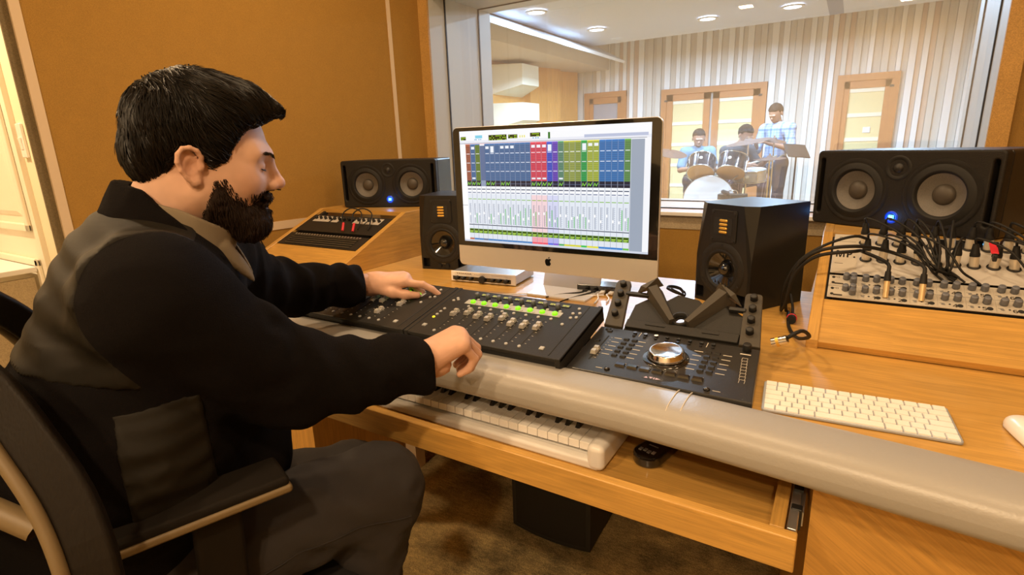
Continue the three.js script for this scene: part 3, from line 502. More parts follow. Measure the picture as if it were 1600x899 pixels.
// ---------------------------------------------------------------- loudspeakers
function driver(parent, x, y, z, r, names, coneMat, capMat, capR) {   // surround, cone and cap facing +z
  const g = group(names, parent, [x, y, z]);
  part('surround', faceZ(lathe([[r * 0.80, -0.006], [r * 0.86, 0.002], [r * 0.93, 0.004], [r, 0.0], [r * 1.12, 0.001], [r * 1.2, -0.006]], 44)), M.rubber, g);
  part('cone', faceZ(lathe([[0, -0.022], [r * 0.3, -0.022], [r * 0.55, -0.016], [r * 0.82, -0.005]], 44)), coneMat, g);
  part('dust_cap', faceZ(lathe(Array.from({ length: 9 }, (_, i) => [capR * Math.sin((1 - i / 8) * Math.PI / 2), -0.021 + capR * 0.55 * Math.cos((1 - i / 8) * Math.PI / 2)]).reverse(), 30)), capMat, g);
  return g;
}
function wideSpeaker(pos, turn, label) {
  const t = thing('wide_loudspeaker', label, 'loudspeaker', pos, turn, 'wide twin-woofer loudspeakers'), W = 0.457, H = 0.214;
  part('cabinet', T(extr(rrect(W, H, 0.012), 0.213, 0.004, 3), 0, H / 2, -0.243), M.blackVinyl, t);
  const bs = rrect(W, H, 0.012); for (const s of [-1, 1]) { const h = new THREE.Path(); h.absarc(s * 0.108, 0.103 - H / 2, 0.069, 0, Math.PI * 2, true); bs.holes.push(h); const q = new THREE.Path(), X = s * 0.211, Y = 0.112 - H / 2; q.moveTo(X + 0.006, Y - 0.074); q.lineTo(X + 0.006, Y + 0.074); q.absarc(X, Y + 0.074, 0.006, 0, Math.PI, false); q.lineTo(X - 0.006, Y - 0.074); q.absarc(X, Y - 0.074, 0.006, Math.PI, Math.PI * 2, false); bs.holes.push(q); }
  part('baffle', T(extr(bs, 0.034, 0.005, 3, 24), 0, H / 2, -0.031), M.baffle, t);
  for (const s of [-1, 1]) {
    part('woofer_recess', T(faceZ(lathe([[0.070, 0.0005], [0.082, 0.0035], [0.088, 0.0035], [0.092, -0.001]], 44)), s * 0.108, 0.103, 0.003), M.baffle, t);
    driver(t, s * 0.108, 0.103, 0.006, 0.068, 'woofer', M.cone, M.coneDark, 0.027);
  }
  part('tweeter_waveguide', T(faceZ(lathe([[0.014, -0.004], [0.022, 0.001], [0.029, 0.004], [0.033, 0.001]], 30)), 0, 0.168, 0.002), M.rubber, t);
  part('tweeter_dome', T(faceZ(lathe([[0.0145, -0.002], [0.012, 0.004], [0.007, 0.0075], [0, 0.009]], 24)), 0, 0.168, 0.001), M.black, t);
  part('power_ring', T(faceZ(lathe([[0.010, 0.001], [0.0145, 0.003], [0.017, 0.0]], 26)), 0, 0.036, 0.003), M.blueRing, t);
  part('power_light', T(extr(rrect(0.015, 0.013, 0.003), 0.003, 0.0006, 1), 0, 0.036, 0.003), M.blueLed, t);
  const q = 0.0009; part('power_mark', [T(box(-0.005, 0.005, -q, q, 0, 0.0006), 0, 0.036, 0.0058), T(box(-q, q, -0.004, 0.004, 0, 0.0006), -0.002, 0.036, 0.0058), T(box(-q, q, -0.004, 0.004, 0, 0.0006), 0.002, 0.036, 0.0058)], M.white, t);
  const l = new THREE.PointLight(lin(0.1, 0.4, 1), 0.0035); l.name = 'power_glow'; l.position.set(0, 0.036, 0.02); l.shadow.radius = 0.4; t.add(l);
  return t;
}
wideSpeaker([0.113, 0.95, -1.804], R(-31), 'wide black loudspeaker with two woofers on the cable-filled rack');
wideSpeaker([-1.80, 0.95, -1.86], R(22), 'wide black loudspeaker with two woofers on the rack by the left wall');
function uprightSpeaker(pos, turn, label) {
  const t = thing('upright_loudspeaker', label, 'loudspeaker', pos, turn, 'upright loudspeakers with gold ribbon tweeters'), w = 0.096, H = 0.285, D = 0.22;
  const cab = new ConvexGeometry([[-w, 0, -D], [w, 0, -D], [-w, H, -D], [w, H, -D], [-w, 0, -0.022], [w, 0, -0.022], [-w, H, -0.022], [w, H, -0.022], [-w, 0, -0.004], [w, 0, -0.004], [-w, 0.135, -0.004], [w, 0.135, -0.004], [-0.062, H, 0], [0.062, H, 0], [-0.09, 0.1, 0], [0.09, 0.1, 0], [-0.09, 0.0, 0], [0.09, 0, 0]].map((p) => V(...p)));
  const cb = new Brush(clean(cab)), dr = new Brush(clean(T(faceZ(cyl(0.0585, 0.0585, 0.06, 48)), 0, 0.103, -0.032))); cb.updateMatrixWorld(); dr.updateMatrixWorld(); const ev = new Evaluator(); ev.useGroups = false; let hollow = ev.evaluate(cb, dr, SUBTRACTION); for (const s of [-1, 1]) { const pb = new Brush(clean(T(new THREE.BoxGeometry(0.028, 0.034, 0.05), s * 0.073, 0.027, 0.0))); pb.updateMatrixWorld(); hollow.updateMatrixWorld(); hollow = ev.evaluate(hollow, pb, SUBTRACTION); }
  part('cabinet', hollow.geometry, M.blackVinyl, t);
  const p = part('tweeter_plate', T(extr(rrect(0.088, 0.088, 0.006), 0.003, 0.0008, 1), 0, 0.226, 0), M.dark, t);
  part('tweeter_opening', T(extr(rrect(0.06, 0.046, 0.002), 0.0012, 0), 0, 0.226, 0.0027), M.slotBlack, t);
  for (let i = 0; i < 4; i++) part('ribbon_fold', T(new THREE.CapsuleGeometry(0.0040, 0.020, 4, 8), 0.001, 0.210 + i * 0.0105, 0.0035, 0, 0, Math.PI / 2), M.gold, t);
  for (const a of [-1, 1]) for (const b of [-1, 1]) part('screw', T(faceZ(cyl(0.0036, 0.003, 0.002, 10)), a * 0.037, 0.226 + b * 0.037, 0.003), M.black, t);
  part('woofer_ring', T(faceZ(lathe([[0.058, 0.003], [0.066, 0.0045], [0.077, 0.003], [0.079, 0]], 48)), 0, 0.103, 0), M.dark, t);
  const g = group('woofer', t, [0, 0.103, 0.002]);
  part('surround', faceZ(lathe([[0.047, -0.004], [0.050, 0.002], [0.055, 0.003], [0.060, 0.0]], 44)), M.rubber, g);
  part('cone', faceZ(lathe([[0.01, -0.026], [0.022, -0.018], [0.036, -0.010], [0.048, -0.003]], 44)), M.gloss, g);
  part('phase_plug', faceZ(lathe(Array.from({ length: 10 }, (_, i) => [0.0195 * Math.cos(i / 9 * Math.PI / 2), -0.018 + 0.017 * Math.sin(i / 9 * Math.PI / 2)]), 28)), M.gloss, g);
  for (let i = 0; i < 6; i++) { const a = i / 6 * Math.PI * 2 + 0.5; part('screw', T(faceZ(cyl(0.003, 0.0026, 0.002, 8)), 0.072 * Math.cos(a), 0.103 + 0.072 * Math.sin(a), 0.003), M.black, t); }
  for (const s of [-1, 1]) part('level_knob', T(faceZ(cyl(0.008, 0.0075, 0.008, 16)), s * 0.016, 0.015, 0), M.rubber, t);
  const tx = canvasTex(128, 48, (q) => { q.fillStyle = '#0b0a09'; q.fillRect(0, 0, 128, 48); q.fillStyle = '#b9ab8c'; q.font = 'bold 18px sans-serif'; q.fillText('ADAM', 34, 42); for (const x of [30, 64, 98]) q.fillRect(x, 4, 2, 14); });
  const l = T(new THREE.PlaneGeometry(0.04, 0.015), 0, 0.0085, 0.0007); part('print', T(l, 0, 0.02, 0), std({ map: tx, roughness: 0.6 }), t);
  return t;
}
uprightSpeaker([-0.278, DY, -1.5635], R(-31.6), 'upright black loudspeaker with a gold ribbon tweeter right of the monitor');
uprightSpeaker([-1.305, DY, -1.61], R(14), 'upright black loudspeaker half hidden behind the computer monitor');
{ const c = thing('coiled_cable', 'small coil of thin black cable behind the right upright loudspeaker', 'cable'); const pts = []; for (let i = 0; i < 40; i++) pts.push(V(-0.405 + 0.024 * Math.cos(i * 0.7) + 0.004 * Math.sin(i), 0.756 + 0.022 * Math.abs(Math.sin(i * 0.35)) + 0.0002 * i, -1.585 + 0.022 * Math.sin(i * 0.7))); part('coil', tube(pts, 0.0022, 200, 5), M.rubber, c); }

// ---------------------------------------------------------------- computer
{
  const t = thing('desktop_computer', 'all-in-one silver computer showing a colourful mixing session on screen', 'computer', [-0.7295, DY, -1.383]), W = 0.65;
  const screen = canvasTex(2048, 1152, (q, w, h) => {
    q.fillStyle = '#eef2f8'; q.fillRect(0, 0, w, h);
    q.fillStyle = '#f7f9fd'; q.fillRect(0, 0, w, 96); q.fillStyle = '#e9ecf6'; q.fillRect(0, 96, w, 26); q.fillStyle = '#2c3550'; q.fillRect(0, 122, w * 0.98, 3); q.fillStyle = '#b9c2dc'; q.fillRect(1420, 80, 600, 26);
    const lcd = (x, y, ww, hh) => { q.fillStyle = '#20300a'; q.fillRect(x, y, ww, hh); q.fillStyle = '#a8d827'; for (let i = 0; i < ww / 16 - 1; i++) for (let j = 0; j < hh / 18 - 0.5; j++) if (rnd() < 0.7) q.fillRect(x + 6 + i * 16, y + 6 + j * 18, 11, 9); };
    lcd(16, 56, 66, 34); lcd(366, 48, 216, 52); lcd(600, 52, 106, 36); lcd(850, 44, 112, 36); q.fillStyle = '#0d6d1d'; q.fillRect(1046, 44, 22, 60);
    q.fillStyle = '#7fd0ea'; q.fillRect(200, 46, 88, 30); q.fillStyle = '#3ba3d6'; for (const x of [190, 206, 240, 262]) q.fillRect(x, 84, 14, 8); for (const x of [876, 906, 930]) q.fillRect(x, 88, 16, 8); q.fillStyle = '#e6e06a'; for (const x of [730, 756, 780]) q.fillRect(x, 62, 12, 22);
    q.fillStyle = '#f3d9de'; q.fillRect(60, 126, 1000, 12);
    q.fillStyle = '#ffffff'; q.fillRect(0, 136, 70, h - 136); q.fillStyle = '#9aa6b8'; q.fillRect(1870, 136, 120, h - 150); q.fillStyle = '#f4f6fb'; q.fillRect(1990, 126, 58, h - 126);
    const B = '#4a6f9c', G = '#5d8a70', O = '#8d9d4d', cols = ['#a05c48', B, '#66803a', null, B, B, B, B, B, B, B, B, B, '#d9475c', '#d9475c', '#d9475c', '#3f53c4', '#6a4ab8', G, O, '#98a456', O, '#33a052', '#a8b548', '#a8b548', '#3b76b4', '#3b76b4', '#3b76b4', '#3b76b4', '#5f8f52'];
    const foot = ['#c06a50', '#3f7fc2', '#3f7fc2', null, '#3f7fc2', '#3f7fc2', '#3f7fc2', '#3f7fc2', '#3f7fc2', '#3f7fc2', '#3f7fc2', '#3f7fc2', '#3f7fc2', '#ef5468', '#ef5468', '#ef5468', '#5a6be0', '#7d5bd0', '#4fae62', '#d9d43c', '#d9d43c', '#d9d43c', '#35c04a', '#e3dd45', '#e3dd45', '#2f7fd0', '#2f7fd0', '#2f7fd0', '#2f7fd0', '#6bbf4e'];
    const x0 = 72, cw = (1868 - x0) / cols.length;
    cols.forEach((c, i) => {
      const x = x0 + i * cw;
      if (!c) { q.fillStyle = '#5a6f96'; q.fillRect(x, 150, cw, 350); q.fillStyle = '#8d9cb8'; q.fillRect(x, 500, cw, 60); }
      else {
        q.fillStyle = c; q.fillRect(x, 140, cw - 3, 362);
        q.fillStyle = 'rgba(20,30,60,0.30)'; for (let y = 160; y < 500; y += 17) q.fillRect(x + 4, y, cw - 10, 5);
        q.fillStyle = 'rgba(245,248,255,0.85)'; for (const y of [226, 318, 404]) q.fillRect(x + 8, y, cw - 18, 7);
        if ([1, 4, 5, 7, 8, 9, 13, 14, 15, 16, 22, 23, 24].includes(i)) { q.fillStyle = '#eef3fb'; q.fillRect(x + 10, 158, cw - 20, [5, 22, 16].includes(i) ? 62 : 26); }
        if ([1, 13, 14, 15, 18].includes(i)) { q.fillStyle = '#eef3fb'; q.fillRect(x + 8, 470, cw - 18, 16); }
        q.fillStyle = '#182036'; q.fillRect(x + 1, 502, cw - 3, 58); q.fillStyle = '#5f7294'; q.fillRect(x + 2, 530, cw - 5, 4);
        if ([0, 1, 2, 4, 5, 7, 8, 13, 14, 15, 16, 18, 22, 23, 24].includes(i)) { q.strokeStyle = '#86e02c'; q.lineWidth = 6; q.beginPath(); q.moveTo(x + 8, 548); q.lineTo(x + cw * 0.3, 520); q.lineTo(x + cw * 0.55, 545); q.lineTo(x + cw * 0.85, 514); q.stroke(); }
      }
      q.fillStyle = '#f8fbff'; q.fillRect(x + 3, 566, cw - 8, 14); q.fillStyle = '#3e4a66'; q.fillRect(x + 4, 586, cw - 14, 9); q.fillStyle = '#ffffff'; q.fillRect(x + 6, 600, cw - 14, 14); q.fillStyle = '#4a5b88'; q.fillRect(x + 5, 622, cw - 20, 7);
      q.fillStyle = i >= 13 && i < 16 ? '#f4d6da' : i === 16 || i === 17 ? '#d6d9f4' : '#e3eaf4'; q.fillRect(x, 640, cw - 3, 470);
      q.fillStyle = '#79b52c'; q.fillRect(x + 6, 690, cw - 16, 7); q.fillStyle = '#2f3d5a'; q.fillRect(x + cw * 0.30, 740, 3, 210); q.fillStyle = '#8d99b4'; q.fillRect(x + cw * 0.45, 740, 3, 210); for (let y = 745; y < 950; y += 18) q.fillRect(x + cw * 0.52, y, 9, 3);
      q.fillStyle = '#ffffff'; q.fillRect(x + cw * 0.2, 800 + 90 * rnd(), 16, 26);
      const lv = rnd(); if (lv > 0.35) { q.fillStyle = '#35b53a'; q.fillRect(x + cw * 0.72, 950 - lv * 190, 7, lv * 190); }
      q.fillStyle = '#2b3a4e'; q.fillRect(x, 962, cw - 2, 8); q.fillStyle = '#4f7d1c'; q.fillRect(x + 1, 1010, cw - 4, 48); q.fillStyle = '#1d2b10'; q.fillRect(x + 10, 1018, cw - 22, 10); q.fillStyle = '#c6ee6a'; q.fillRect(x + 8, 1034, cw - 20, 7); q.fillRect(x + 8, 1048, cw - 28, 5);
      q.fillStyle = i >= 13 && i < 16 ? '#f2a3ad' : i >= 16 && i < 18 ? '#b4b4ee' : '#dfe6f0'; q.fillRect(x, 1062, cw - 2, 54); q.fillStyle = foot[i] ?? '#5a6f96'; q.fillRect(x, 1112, cw - 1, 18); if (foot[i]) q.fillRect(x, 132, cw - 1, 9);
      q.fillStyle = '#44527a'; q.fillRect(x + cw - 3, 140, 2, 980);
    });
    q.fillStyle = '#cfd6e4'; q.fillRect(0, 1132, w, 20); q.fillStyle = '#7d8798'; q.fillRect(0, 760, 66, 4);
  });
  part('rear_shell', (() => { const g = new THREE.SphereGeometry(1, 40, 20, 0, Math.PI * 2, 0, Math.PI / 2); g.rotateX(-Math.PI / 2); const p = g.attributes.position; for (let i = 0; i < p.count; i++) { const x = p.getX(i), y = p.getY(i), k = Math.max(Math.abs(x), Math.abs(y)), l = Math.hypot(x, y) || 1, s = lerp(1, l / k, 0.8); p.setXYZ(i, x * s * 0.31, y * s * 0.2 + 0.305, p.getZ(i) * 0.035 - 0.008); } g.computeVertexNormals(); return g; })(), M.alu, t);
  part('body', T(extr(rrect(W, 0.427, 0.016), 0.009, 0.001, 1), 0, 0.3035, -0.0095), M.alu, t);
  const glassShape = rrect(W - 0.003, 0.428, 0.015);
  const cut = new THREE.Shape(); { const a = W / 2 - 0.0015, b = 0.5155, c = 0.1545, r = 0.015; cut.moveTo(-a, c); cut.lineTo(a, c); cut.lineTo(a, b - r); cut.absarc(a - r, b - r, r, 0, Math.PI / 2); cut.lineTo(-a + r, b); cut.absarc(-a + r, b - r, r, Math.PI / 2, Math.PI); cut.closePath(); }
  part('black_bezel', T(extr(cut, 0.0018, 0), 0, 0, -0.0008), M.gloss, t);
  const sg = new THREE.PlaneGeometry(0.597, 0.336); sg.translate(0, 0.337, 0.0014);
  part('screen', sg, std({ color: lin(0.02, 0.02, 0.02), emissive: lin(1, 1, 1), emissiveMap: screen, emissiveIntensity: 1.0, roughness: 0.25 }), t);
  const l = new THREE.RectAreaLight(lin(0.75, 0.87, 1), 0.55, 0.597, 0.336); l.name = 'screen_light'; l.position.set(0, 0.337, 0.004); l.rotation.y = Math.PI; t.add(l);
  // bitten fruit emblem on the chin
  const e = new THREE.Shape(); e.moveTo(0, 0.0075); e.bezierCurveTo(0.004, 0.0105, 0.009, 0.0095, 0.0095, 0.0065); e.absarc(0.0118, 0.0005, 0.0058, R(118), R(240), false); e.bezierCurveTo(0.008, -0.0085, 0.005, -0.0125, 0.003, -0.0125); e.bezierCurveTo(0.0015, -0.0125, 0.001, -0.0118, 0, -0.0118); e.bezierCurveTo(-0.001, -0.0118, -0.0015, -0.0125, -0.003, -0.0125); e.bezierCurveTo(-0.0065, -0.0125, -0.0105, -0.006, -0.0105, 0.0005); e.bezierCurveTo(-0.0105, 0.0085, -0.004, 0.0105, 0, 0.0075);
  const lf = new THREE.Shape(); lf.moveTo(0.0002, 0.0095); lf.bezierCurveTo(0.0002, 0.0125, 0.0022, 0.0148, 0.0048, 0.0152); lf.bezierCurveTo(0.0048, 0.0122, 0.003, 0.0098, 0.0002, 0.0095);
  part('emblem', [T(extr(e, 0.0006, 0, 1, 10), 0, 0.124, -0.0004), T(extr(lf, 0.0006, 0, 1, 8), 0, 0.124, -0.0004)], M.gloss, t);
  part('stand', [clean(T(new RoundedBoxGeometry(0.2, 0.007, 0.19, 2, 0.002), 0.0, 0.0035, -0.135)), clean(T(new RoundedBoxGeometry(0.2, 0.30, 0.008, 2, 0.002), 0.0, 0.14, -0.19, -0.25))], M.alu, t);
}
{ // small silver box with knobs
  const t = thing('audio_interface', 'small silver audio interface with a row of black knobs under the monitor', 'audio interface', [-1.039, DY, -1.487], R(6));
  part('case', T(new RoundedBoxGeometry(0.246, 0.034, 0.155, 2, 0.003), 0, 0.021, -0.08), M.steel, t);
  part('front_plate', box(-0.126, 0.126, 0.003, 0.039, -0.003, 0.003, 'x', 0.002), M.whitePlastic, t);
  part('knob_band', box(-0.118, 0.108, 0.008, 0.022, 0.003, 0.0042), M.gloss, t);
  for (const [x, r] of [[-0.10, 0.0075], [-0.075, 0.006], [-0.045, 0.006], [0.0, 0.0125], [0.04, 0.006], [0.065, 0.006], [0.092, 0.007]]) part('knob', T(faceZ(lathe([[0, 0.013], [r * 0.85, 0.013], [r, 0.01], [r, 0], [0, 0]], 18)), x, 0.016, 0.003), M.black, t);
  const tx = canvasTex(256, 32, (q) => { q.fillStyle = '#e8e4dc'; q.fillRect(0, 0, 256, 32); q.fillStyle = '#5a5048'; q.font = 'bold 17px sans-serif'; q.fillText('YAMAHA', 8, 20); for (let i = 0; i < 7; i++) q.fillRect(92 + i * 7, 14 + (i % 3), 3, 4); for (let i = 0; i < 12; i++) q.fillRect(170 + i * 6, 13, 3, 3); });
  part('front_print', T(new THREE.PlaneGeometry(0.22, 0.012), 0.0, 0.0305, 0.0034), std({ map: tx, roughness: 0.5 }), t);
  for (const x of [-0.1, 0.1]) part('foot', T(cyl(0.008, 0.008, 0.004, 12), x, 0, -0.03), M.rubber, t);
}
{
  const t = thing('cable_hub', 'flat glossy black hub with thin cables beside the monitor stand', 'hub', [-0.635, DY, -1.535], R(4));
  part('case', T(new RoundedBoxGeometry(0.14, 0.022, 0.07, 2, 0.003), 0, 0.013, -0.035), M.gloss, t);
  for (let i = 0; i < 4; i++) part('plug', box(-0.045 + i * 0.028, -0.031 + i * 0.028, 0.004, 0.012, 0, 0.02, 'z', 0.002), [M.rubber, M.rubber, M.white, M.white][i], t);
  const ends = [[-0.13, 0.11], [-0.07, 0.14], [0.03, 0.12], [0.06, 0.1]];
  ends.forEach(([x, z], i) => { const a = -0.038 + i * 0.028; part('cable', tube([V(a, 0.008, 0.018), V(a - 0.005, 0.010, 0.04), V(lerp(a, x, 0.6), 0.006, z * 0.6), V(x, 0.004, z)], 0.0022, 24, 6), i < 2 ? M.rubber : M.white, t); });
  const w = thing('white_cable', 'thin white cable lying on the desk in front of the monitor stand', 'cable');
  part('cable', tube([V(-0.60, 0.757, -1.50), V(-0.70, 0.754, -1.46), V(-0.84, 0.754, -1.42), V(-0.92, 0.754, -1.34), V(-0.86, 0.754, -1.2)], 0.0022, 40, 6), M.white, w);
}
// ---------------------------------------------------------------- fader consoles
const TILT = Math.atan2(0.045, 0.21), capGeo = merge([T(frust(0.0135, 0.008, 0.0135, 0.002), 0, 0.0, 0.0085), T(frust(0.0135, 0.008, 0.0115, 0.002), 0, 0.0, -0.0075), T(new THREE.BoxGeometry(0.0125, 0.0045, 0.014), 0, 0.002, 0)]);
const lcdTex = canvasTex(64, 32, (q) => { q.fillStyle = '#0a0a06'; q.fillRect(0, 0, 64, 32); q.fillStyle = '#e6d21e'; q.fillRect(4, 4, 54, 10); q.fillRect(4, 18, 26, 9); q.fillRect(36, 18, 22, 9); });
const lcdMat = std({ color: lin(0.02, 0.02, 0.02), emissive: lin(1, 1, 1), emissiveMap: lcdTex, emissiveIntensity: 0.9, roughness: 0.3 });
function console8(x, wL, wR, label, faders, lit) {      // local -z runs up the slope from the front edge
  const t = thing('fader_console', label, 'mixing console', [x, 0.79, -0.905]); t.rotation.x = TILT;
  part('top_plate', box(-wL, wR, -0.008, 0, -0.232, 0, 'x', 0.002), M.dark, t);
  part('chassis', box(-wL + 0.004, wR - 0.004, -0.034, -0.008, -0.228, -0.006, 'x', 0.003), M.black, t);
  part('end_cheek', box(wR - 0.012, wR, -0.036, 0.0015, -0.234, 0.001, 'z', 0.002), M.dark, t);
  part('end_cheek', box(-wL, -wL + 0.012, -0.036, 0.0015, -0.234, 0.001, 'z', 0.002), M.dark, t);
  for (const sx of [-wL + 0.03, wR - 0.03]) part('foot', T(cyl(0.01, 0.012, 0.06, 12), sx, -0.086, -0.19), M.rubber, t);
  part('button_strip', box(-0.158, 0.112, 0, 0.0006, -0.182, -0.160), M.button, t);
  const bt = frust(0.007, 0.002, 0.005, 0.001);
  const rb = T(cyl(0.0042, 0.0036, 0.002, 12), 0, 0, 0);
  const put = (name, g, m, px, pz, py = 0) => { const o = new THREE.Mesh(g, m); o.name = name; o.position.set(px, py, -pz); o.castShadow = o.receiveShadow = true; t.add(o); return o; };
  const ledG = lathe([[0, 0.006], [0.0055, 0.006], [0.0068, 0.004], [0.007, 0], [0, 0]], 16), kG = lathe([[0, 0.012], [0.0048, 0.012], [0.0058, 0.010], [0.006, 0], [0, 0]], 14);
  faders.forEach((s, i) => {
    const fx = -0.137 + i * 0.0332;
    put('lit_button', ledG, lit(i) ? M.green : M.button, fx, 0.1705);
    put('rotary_knob', kG, M.knob, fx - 0.006, 0.200); put('small_display', new THREE.BoxGeometry(0.022, 0.0012, 0.012), M.black, fx + 0.009, 0.213, 0.0006);
    part('display_glass', new THREE.PlaneGeometry(0.02, 0.010).rotateX(-Math.PI / 2).translate(fx + 0.009, 0.0014, -0.213), lcdMat, t);
    put('channel_button', rb, M.button, fx + 0.006, 0.186); put('channel_button', rb, M.button, fx + 0.012, 0.166);
    const sx = fx - 0.012 + 0.002 * 0;
    part('fader_slot', box(sx - 0.0013, sx + 0.0013, 0, 0.0006, -0.138, -0.030), M.slotBlack, t);
    const ticks = []; for (let k = 0; k < 7; k++) ticks.push(box(sx + 0.006, sx + 0.010, 0, 0.0004, -0.132 + k * 0.016, -0.1313 + k * 0.016)); part('scale_marks', ticks, M.line, t);
    put('fader_cap', capGeo, M.cap, sx, s, 0.0012); put('fader_button', rb, M.button, sx, 0.022); put('fader_button', rb, M.button, sx + 0.013, 0.148);
  });
  for (const [a, b, m] of [[-0.193, 0.077, M.yellow], [-0.193, 0.091, M.button], [-0.193, 0.106, M.button], [-0.192, 0.121, M.button], [-0.196, 0.166, M.button], [-0.186, 0.173, M.button], [-0.192, 0.180, M.button], [0.132, 0.133, M.button], [0.138, 0.165, M.button], [0.15, 0.17, M.button], [0.135, 0.185, M.button], [0.15, 0.19, M.button], [0.14, 0.21, M.button]]) put('side_button', rb, m, a, b, 0.0);
  for (const [a, b] of [[-0.191, 0.038], [0.134, 0.030]]) put('square_button', frust(0.011, 0.002, 0.011, 0.001), M.button, a, b, 0);
  part('groove', box(0.158, 0.1605, 0, 0.0007, -0.225, -0.01), M.slotBlack, t);
  return t;
}
console8(-0.645, 0.226, 0.190, 'black fader console with eight green buttons in front of the monitor', [0.107, 0.120, 0.111, 0.109, 0.121, 0.104, 0.103, 0.106], () => true);
console8(-1.057, 0.205, 0.184, 'black fader console under the outstretched left hand', [0.111, 0.111, 0.111, 0.111, 0.116, 0.116, 0.062, 0.112], (i) => i > 4);
// ---------------------------------------------------------------- transport controller with tablet cradle
{
  const t = thing('transport_controller', 'dark grey transport controller with a silver jog wheel and tablet cradle', 'controller', [-0.285, 0.768, -0.93]), A = Math.atan2(0.027, 0.205), B = Math.atan2(0.08, 0.15);
  const f = group('control_surface', t); f.rotation.x = A;
  const put = (name, g, m, x, s, y = 0, p = f) => { const o = new THREE.Mesh(g, m); o.name = name; o.position.set(x, y, -s); o.castShadow = o.receiveShadow = true; p.add(o); return o; };
  M.dockPlate = phy({ color: lin(0.024, 0.0225, 0.021), roughness: 0.30, specularIntensity: 0.8, bumpMap: rep(grainBump, 4, 4), bumpScale: 0.0002, clearcoat: 0.2, clearcoatRoughness: 0.3 });
  part('top_plate', T(extr(poly([[-0.168, 0], [0.185, 0], [0.170, 0.2], [-0.172, 0.2]]), 0.02, 0.0025, 2).rotateX(-Math.PI / 2), 0, -0.02, 0), M.dockPlate, f);
  part('jog_wheel', T(lathe([[0.038, 0], [0.038, 0.006], [0.0365, 0.009], [0.034, 0.016], [0.0325, 0.0175], [0.029, 0.0175], [0.027, 0.0155], [0.012, 0.0135], [0, 0.013]], 56), 0.007, 0, -0.107), M.chrome, f);
  part('wheel_base', T(lathe([[0.046, 0], [0.045, 0.002], [0.038, 0.0025]], 48), 0.007, 0, -0.103), M.gloss, f);
  const kb = frust(0.0125, 0.003, 0.008, 0.0012);
  for (let i = 0; i < 5; i++) for (const [x, l0, l1] of [[-0.094, -0.122, -0.105], [-0.0755, -0.067, -0.051], [0.080, 0.052, 0.069], [0.097, 0.108, 0.125]]) { const s = 0.153 - i * 0.0188; put('key', kb, M.black, x, s); part('key_mark', box(l0, l1, 0, 0.0004, -s - 0.0008, -s + 0.0008), M.line, f); }
  for (let i = 0; i < 7; i++) { const x = -0.068 + i * 0.0252; put('transport_key', frust(0.0215, 0.004, 0.0125, 0.002), M.gloss, x, 0.044); part('key_edge', box(x - 0.009, x + 0.009, 0, 0.0006, -0.0535, -0.0522), M.line, f); }
  for (let i = 0; i < 8; i++) { const x = -0.086 + i * 0.024; put('round_key', cyl(0.0045, 0.0042, 0.004, 14), M.gloss, x, 0.187); put('round_key', cyl(0.0035, 0.003, 0.003, 12), M.black, x + 0.001, 0.175); }
  for (const x of [-0.074, 0.07]) part('key_mark', box(x - 0.0006, x + 0.0006, 0, 0.0004, -0.196, -0.176), M.line, f);
  part('fader_slot', box(-0.1385, -0.1355, 0, 0.0006, -0.158, -0.045), M.slotBlack, f); put('fader_cap', capGeo, M.cap, -0.137, 0.081, 0.0012);
  const ticks = []; for (let k = 0; k < 9; k++) ticks.push(box(-0.129, -0.1255, 0, 0.0004, -0.152 + k * 0.012, -0.1513 + k * 0.012)); part('scale_marks', ticks, M.line, f);
  for (const [x, s] of [[-0.150, 0.188], [-0.143, 0.180], [-0.152, 0.128]]) put('key', kb, M.black, x, s);
  put('touch_knob', lathe([[0, 0.016], [0.007, 0.016], [0.0082, 0.014], [0.0085, 0], [0, 0]], 18), M.black, 0.147, 0.187); part('knob_mark', box(0.137, 0.157, 0, 0.0005, -0.172, -0.169), M.line, f);
  const oc = []; for (let k = 0; k < 8; k++) { const s = 0.155 - k * 0.012, x = 0.149 + k * 0.0012; oc.push(box(x - 0.005, x + 0.005, 0, 0.0004, -s - 0.0003, -s + 0.0003), box(x - 0.0052, x - 0.0046, 0, 0.0004, -s, -s + 0.012), box(x + 0.0046, x + 0.0052, 0, 0.0004, -s, -s + 0.012)); } part('touch_strip', oc, M.line, f);
  for (const [x, s, l] of [[-0.087, 0.02, -1], [0.106, 0.016, 1]]) { put('round_key', lathe([[0, 0.004], [0.005, 0.003], [0.0065, 0], [0, 0]], 16), M.gloss, x, s); part('key_mark', box(l > 0 ? x + 0.01 : x - 0.024, l > 0 ? x + 0.024 : x - 0.010, 0, 0.0004, -s - 0.0006, -s + 0.0006), M.line, f); }
  const tx = canvasTex(256, 64, (q) => { q.fillStyle = '#3a3937'; q.fillRect(0, 0, 256, 64); q.fillStyle = '#c9b4cf'; const tri = (a) => { q.beginPath(); a.forEach((p, i) => (i ? q.lineTo(...p) : q.moveTo(...p))); q.closePath(); q.fill(); }; tri([[20, 52], [46, 12], [72, 52]]); tri([[78, 12], [130, 12], [104, 52]]); q.fillRect(138, 12, 14, 40); tri([[164, 12], [226, 32], [164, 52]]); });
  part('maker_mark', planar01(box(-0.014, 0.026, 0.0001, 0.0004, -0.0235, -0.0135)), std({ map: tx, roughness: 0.4 }), f);
  // rear: two knob columns and the cradle between them
  const b = group('rear_section', t, [0, 0.027, -0.205]); b.rotation.x = B;
